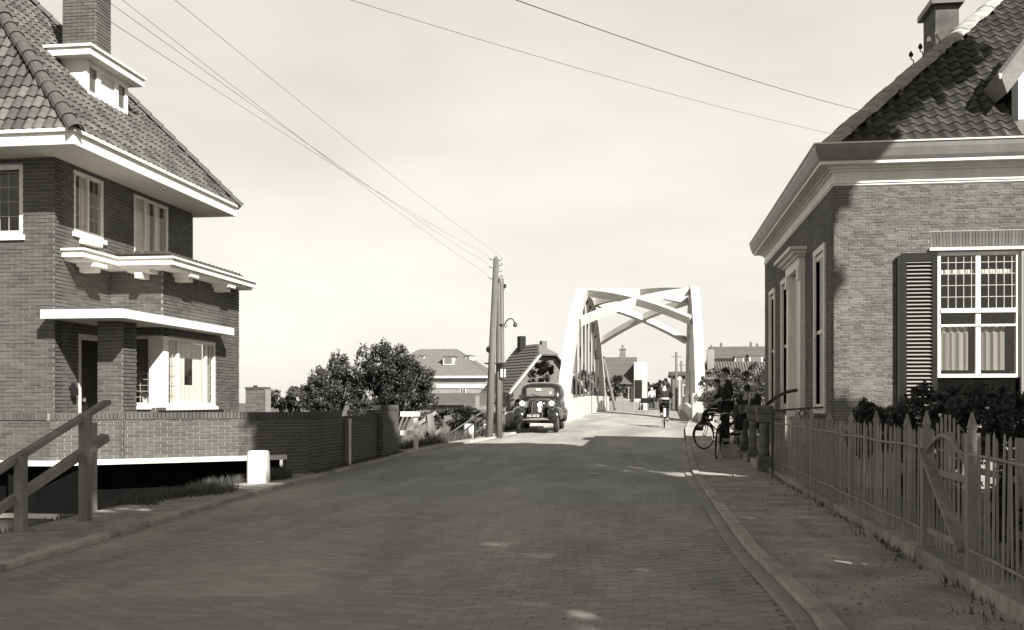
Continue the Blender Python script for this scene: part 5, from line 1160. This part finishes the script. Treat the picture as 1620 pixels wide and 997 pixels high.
    me.materials.clear(); me.materials.append(M_white); o = bpy.data.objects.new('plate_lettering', me); C.objects.link(o); o.parent = pl; o.location = (-.095, -.034, .543); o.rotation_euler = (PI / 2, 0, 0); o.scale = (.8, 1, 1)
    ctx = max(c[0] for c in o.bound_box)
    return t
cp_ = gz(849, 688, .27)
build_car((cp_.x, cp_.y - .1, zr(cp_.y) + .035), math.radians(1)).scale = (1.06, 1.06, 1.06)

# ------------------------------------------------------------------ people and bicycles
def skin(name, joints, edges, m, parent, sub=1, smooth=True):
    keys = list(joints); me = bpy.data.meshes.new(name); me.from_pydata([joints[k][0] for k in keys], [(keys.index(a), keys.index(b)) for a, b in edges], []); me.materials.append(m)
    o = bpy.data.objects.new(name, me); C.objects.link(o); o.parent = parent
    sk = o.modifiers.new('skin', 'SKIN'); sk.use_smooth_shade = True; sk.branch_smoothing = .3
    for i, k in enumerate(keys):
        r = joints[k][1]; r = r if isinstance(r, tuple) else (r, r); me.skin_vertices[0].data[i].radius = r; me.skin_vertices[0].data[i].use_root = (i == 0)
    ss = o.modifiers.new('sub', 'SUBSURF'); ss.levels = sub; ss.render_levels = sub; return o
def person(loc, rz, P, label, top, legs, hair, group=None, scale=1.0, collar=False, skirt=None, hat=None, sleeves=True, belt=None):
    """local frame: faces -y. P: joint -> (x, y, z)"""
    t = thing('person', loc, label, 'person', group, rot=(0, 0, rz)); t.scale = (scale,) * 3
    J = {k: Vector(v) for k, v in P.items()}
    J.setdefault('neck', J['chest'] + V(0, 0, .17)); J.setdefault('head', J['neck'] + V(0, -.02, .12)); J.setdefault('crown', J['head'] + V(0, .0, .11))
    body = {'pelvis': (J['pelvis'], (.13, .10)), 'chest': (J['chest'], (.15, .10)), 'neck': (J['neck'], .052), 'jaw': (J['neck'] + (J['head'] - J['neck']) * .55 + V(0, -.02, 0), .065), 'head': (J['head'], (.078, .092)), 'crown': (J['crown'] - Z * .03, (.062, .075)), 'nose': (J['head'] + V(0, -.115, -.025), .014)}
    ed = [('pelvis', 'chest'), ('chest', 'neck'), ('neck', 'jaw'), ('jaw', 'head'), ('head', 'crown'), ('head', 'nose')]
    for s in 'LR':
        body.update({'sh' + s: (J['sh' + s], .062), 'el' + s: (J['el' + s], .042), 'ha' + s: (J['ha' + s], (.03, .035)), 'hip' + s: (J['hip' + s], .085), 'kn' + s: (J['kn' + s], .055), 'an' + s: (J['an' + s], .04), 'to' + s: (J['to' + s], (.035, .03))})
        ed += [('chest', 'sh' + s), ('sh' + s, 'el' + s), ('el' + s, 'ha' + s), ('pelvis', 'hip' + s), ('hip' + s, 'kn' + s), ('kn' + s, 'an' + s), ('an' + s, 'to' + s)]
        d = (J['ha' + s] - J['el' + s]).normalized(); sd = d.cross(V(0, 1, .2)).normalized()
        for i, (off, ln) in enumerate(((-.026, .075), (-.009, .088), (.009, .083), (.026, .066))):
            a = J['ha' + s] + d * .045 + sd * off; b_ = a + d * ln * .55 + V(0, -.008, 0); c_2 = a + d * ln + V(0, -.022, -.008)
            body['f%s%da' % (s, i)] = (a, .010); body['f%s%db' % (s, i)] = (b_, .0085); body['f%s%dc' % (s, i)] = (c_2, .007)
            ed += [('ha' + s, 'f%s%da' % (s, i)), ('f%s%da' % (s, i), 'f%s%db' % (s, i)), ('f%s%db' % (s, i), 'f%s%dc' % (s, i))]
        a = J['ha' + s] + sd * -.035 + d * .01; body['t%sa' % s] = (a, .011); body['t%sb' % s] = (a + d * .045 + sd * -.02, .008); ed += [('ha' + s, 't%sa' % s), ('t%sa' % s, 't%sb' % s)]
    skin('body', body, ed, M_skin, t)
    mid = J['pelvis'].lerp(J['chest'], .5)
    jk = {'waist': (J['pelvis'] + Z * .02, (.155, .125)), 'mid': (mid, (.155, .125)), 'chest': (J['chest'], (.175, .13)), 'col': (J['chest'].lerp(J['neck'], .7), .075)}; je = [('waist', 'mid'), ('mid', 'chest'), ('chest', 'col')]
    for s in 'LR':
        jk['sh' + s] = (J['sh' + s], .082); jk['el' + s] = (J['el' + s], .06); jk['cuff' + s] = (J['el' + s].lerp(J['ha' + s], .85 if sleeves else .1), .046); je += [('chest', 'sh' + s), ('sh' + s, 'el' + s), ('el' + s, 'cuff' + s)]
    skin('jacket', jk, je, top, t)
    tr2 = {'p': (J['pelvis'], (.15, .12))}; te = []
    for s in 'LR':
        tr2['h' + s] = (J['hip' + s], .108); tr2['k' + s] = (J['kn' + s], .08); tr2['a' + s] = (J['kn' + s].lerp(J['an' + s], .95), .062); te += [('p', 'h' + s), ('h' + s, 'k' + s), ('k' + s, 'a' + s)]
        skin('shoe', {'heel': (J['an' + s] + V(0, .03, -.045), .045), 'toe': (J['to' + s] + V(0, -.03, -.01), .036)}, [('heel', 'toe')], M_dark, t)
    skin('trousers', tr2, te, legs, t)
    h = J['head']; hr = MB(); 
    for i, (r, z, y) in enumerate(((.088, -.03, .035), (.102, .03, .022), (.100, .075, .012), (.075, .115, .008), (.03, .135, .006))): hr.v += [(h.x + r * .86 * math.cos(2 * PI * k / 14), h.y + y + r * (1.0 if math.sin(2 * PI * k / 14) > 0 or z > .05 else .55) * math.sin(2 * PI * k / 14), h.z + z) for k in range(14)]
    for i in range(4):
        for k in range(14): hr.f.append((i * 14 + k, i * 14 + (k + 1) % 14, (i + 1) * 14 + (k + 1) % 14, (i + 1) * 14 + k)); hr.q.append(.5)
    hr.f.append(tuple(4 * 14 + k for k in range(14))); hr.q.append(.5); hr.build('hair', hair, t, smooth=True)
    for s in (-1, 1):
        MB().lathe([(.002, -.012), (.011, -.004), (.011, .006)], (h.x + s * .032, h.y - .088, h.z + .01), axis='y', n=8).build('eye', M_dark, t)
        MB().box(h.x + s * .078 - .012, h.x + s * .078 + .012, h.y - .005, h.y + .03, h.z - .035, h.z + .035).build('ear', M_skin, t, bevel=.01)
    MB().box(h.x - .022, h.x + .022, h.y - .098, h.y - .08, h.z - .068, h.z - .060).build('mouth', mat('lip', .16, .6), t)
    if collar: c = J['chest']; MB().prism([(c.x - .05, c.y - .13, c.z + .14), (c.x + .05, c.y - .13, c.z + .14), (c.x + .02, c.y - .155, c.z - .12), (c.x - .02, c.y - .155, c.z - .12)], (0, -.02, 0)).build('shirt_front', M_clight, t)
    if belt: c = J['pelvis']; MB().lathe([(.172, -.03), (.176, 0), (.172, .03)], c + Z * .1, n=16).build('belt', M_clight, t)
    return t
ST = dict(pelvis=(0, 0, .95), chest=(0, 0, 1.32), shL=(-.19, 0, 1.42), shR=(.19, 0, 1.42), elL=(-.25, .04, 1.14), elR=(.25, .04, 1.14), haL=(-.22, -.10, .95), haR=(.22, -.10, .95), hipL=(-.10, 0, .90), hipR=(.10, 0, .90), knL=(-.11, -.03, .50), knR=(.11, -.03, .50), anL=(-.11, .02, .09), anR=(.11, .02, .09), toL=(-.12, -.14, .04), toR=(.12, -.14, .04))
SIT = dict(ST, pelvis=(0, 0, .50), chest=(0, -.03, .88), shL=(-.18, -.03, .98), shR=(.18, -.03, .98), elL=(-.24, -.06, .72), elR=(.24, -.06, .72), haL=(-.10, -.28, .60), haR=(.10, -.28, .60), hipL=(-.10, -.02, .48), hipR=(.10, -.02, .48), knL=(-.12, -.44, .50), knR=(.12, -.44, .50), anL=(-.12, -.46, .10), anR=(.12, -.46, .10), toL=(-.12, -.62, .05), toR=(.12, -.62, .05))
CYC = dict(ST, pelvis=(0, .10, .96), chest=(0, -.05, 1.33), shL=(-.18, -.06, 1.42), shR=(.18, -.06, 1.42), elL=(-.29, -.22, 1.20), elR=(.29, -.22, 1.20), haL=(-.24, -.44, 1.05), haR=(.24, -.44, 1.05), hipL=(-.10, .08, .92), hipR=(.10, .08, .92), knL=(-.12, -.22, .68), knR=(.12, -.30, .80), anL=(-.11, .0, .28), anR=(.11, -.02, .46), toL=(-.11, -.16, .22), toR=(.11, -.18, .40))
def bicycle(loc, rz, label, group=None, lean=0.0, guard=False):
    """local: front towards -y, wheelbase 1.1, wheels r .34"""
    t = thing('bicycle', loc, label, 'bicycle', group, rot=(0, lean, rz))
    for yc in (-.55, .55):
        ring = [(0, yc + .33 * math.cos(2 * PI * k / 28), .34 + .33 * math.sin(2 * PI * k / 28)) for k in range(29)]
        w = MB().tube(ring, .019, 7, caps=False).build('wheel', M_rubber, t, smooth=True)
        MB().tube([(0, yc + .305 * math.cos(2 * PI * k / 28), .34 + .305 * math.sin(2 * PI * k / 28)) for k in range(29)], .010, 6, caps=False).build('rim', M_chrome, w)
        sp = MB()
        for k in range(16): a = 2 * PI * k / 16; sp.tube([(.02 * (-1) ** k, yc, .34), (0, yc + .3 * math.cos(a), .34 + .3 * math.sin(a))], .0025, 4, caps=False)
        sp.tube([(-.05, yc, .34), (.05, yc, .34)], .022, 8); sp.build('spokes', M_chrome, w)
        MB().tube([(0, yc + .365 * math.cos(a), .34 + .365 * math.sin(a)) for a in [math.radians(q) for q in range(20, 200, 15)]], .022, 6, sq=.4).build('mudguard', M_dark, t)
    fr_ = MB(); BB = (0, .08, .30); ST_ = (0, .22, .82); HT_ = (0, -.38, .88); HB_ = (0, -.41, .74); RA = (0, .55, .34)
    for a, b, r in ((BB, ST_, .016), (ST_, HT_, .015), (BB, HB_, .017), (HT_, HB_, .019), (BB, RA, .011), (ST_, RA, .010)): fr_.tube([a, b], r, 7)
    fr_.build('frame', M_dark, t, smooth=True)
    fk = MB()
    for s in (-1, 1): fk.tube([(s * .03, -.41, .74), (s * .045, -.46, .5), (s * .04, -.55, .34)], .011, 6)
    fk.build('fork', M_dark, t)
    MB().tube([(-.27, -.22, .98), (-.26, -.32, 1.02), (-.12, -.38, 1.03), (0, -.37, 1.0), (.12, -.38, 1.03), (.26, -.32, 1.02), (.27, -.22, .98)], .012, 7).tube([(0, -.38, .86), (0, -.37, 1.0)], .013, 7).build('handlebar', M_chrome, t, smooth=True)
    MB().loft([[(x * s_, y_, z_) for x, z_ in ((-1, .93), (-.6, .96), (.6, .96), (1, .93), (.5, .90), (-.5, .90))] for y_, s_ in ((.06, .02), (.15, .04), (.26, .08), (.34, .09), (.37, .06))]).tube([(0, .22, .80), (0, .25, .92)], .013, 7).build('saddle', M_dark, t, smooth=True)
    MB().lathe([(.09, -.01), (.09, .01)], (.04, .08, .30), axis='x', n=16).bar((.06, .08, .30), (.06, .20, .18), .02, .02).bar((-.06, .08, .30), (-.06, -.04, .42), .02, .02).box(.06, .16, .17, .25, .16, .19).box(-.16, -.06, -.09, -.01, .40, .43).build('crank', M_chrome, t)
    MB().lathe([(.03, .10), (.05, .04), (.052, 0)], (0, -.52, .82), axis='y', n=12).build('lamp', M_chrome, t); MB().box(-.06, .06, .38, .80, .76, .78).build('carrier', M_dark, t)
    if guard: MB().box(-.04, .04, .935, .95, .42, .72).build('rear_guard', M_white, t)
    return t
def zp(x, y): return (zr(y) + .075) if x > xr(y) + .1 else road_z(x, y)
# group by the stoop
q = V(1.98, 25.8, 0); bicycle((1.60, 23.3, zp(1.60, 23.3)), math.radians(-10), 'bicycle standing with its front wheel towards the viewer beside the last pillar', lean=.06)
bq = gz(1126, 712, .16); bicycle((1.86, 26.6, zp(1.86, 26.6)), math.radians(-52), 'bicycle parked crosswise with one wheel out over the kerb', lean=-.04)
MAN = dict(ST, haL=(-.16, -.26, 1.02), elL=(-.25, -.04, 1.14), haR=(.17, -.22, 1.0))
person((1.76, 23.6, .42), math.radians(-72), MAN, 'man in dark jacket standing tall beside the parked bicycles', M_cdark, M_cdark, M_hair)
MB_ = MB().box(1.66, 2.02, 23.4, 23.95, 0, .41); tag(MB_.build('stone_block', M_concg), 'low stone block under the standing man beside the stoop', 'block')
BOY = dict(SIT, haL=(-.15, -.42, .72), haR=(.15, -.42, .72), knL=(-.12, -.36, .36), knR=(.12, -.40, .40), anL=(-.14, -.40, -.02), anR=(.12, -.48, .02), toL=(-.14, -.56, -.06), toR=(.12, -.62, -.02))
person((1.80, 26.5, zp(1.8, 26.5) + .56), math.radians(-80), BOY, 'boy in grey pullover and dark shorts sitting on the crosswise bicycle', M_cmid, M_cdark, M_hair, scale=.95)
person((2.02, 27.9, .85), math.radians(-60), SIT, 'fair-haired child in light clothes half hidden behind the standing man', M_clight, M_cmid, M_hairl, scale=.9)
person((2.40, 25.4, .58), math.radians(150), SIT, 'person in dark coat sitting with back turned behind the stoop pillars', M_cdark, M_cdark, M_hair, scale=.95)
person((2.50, 24.0, .60), math.radians(-75), SIT, 'person in dark jacket with white shirt front and pale cap seated on the stoop', M_cdark, M_cdark, M_hairl, collar=True, scale=.95)
# cyclist riding away on the bridge approach
cy = gz(1051, 677, .40); cyp = (cy.x, cy.y, road_z(cy.x, cy.y))
bicycle(cyp, PI, 'bicycle with white rear guard ridden towards the bridge', guard=True)
person((cy.x, cy.y, cyp[2] + .02), PI, CYC, 'cyclist in dark clothes with pale belt riding away on the road', M_cdark, M_cdark, M_hair, belt=True)
# man with a hand cart further on
mc = gz(1031, 649, .72); mz = road_z(mc.x, mc.y)
person((mc.x, mc.y, mz), PI, ST, 'man in pale jacket walking behind a two-wheeled hand cart on the bridge', M_cream, M_cdark, M_hairl)
ct_ = thing('hand_cart', (mc.x - .35, mc.y + .9, mz), 'small two-wheeled hand cart pushed over the bridge', 'cart', rot=(0, 0, PI))
MB().box(-.5, .5, -.8, .5, .55, .62).box(-.5, -.46, -.8, .5, .62, .95).box(.46, .5, -.8, .5, .62, .95).box(-.46, .46, -.8, -.76, .62, .95).build('box', M_dark, ct_)
for s in (-1, 1): MB().tube([(s * .56, -.15 + .36 * math.cos(2 * PI * k / 20), .38 + .36 * math.sin(2 * PI * k / 20)) for k in range(21)], .03, 6, caps=False).tube([(s * .56, -.5, .38), (s * .56, .2, .38)], .015, 5).tube([(s * .56, -.15, .04), (s * .56, -.15, .72)], .015, 5).build('wheel', M_dark, ct_)
for s in (-1, 1): MB().bar((s * .4, .5, .6), (s * .35, 1.2, .9), .04, .04).build('shaft', M_dark, ct_)
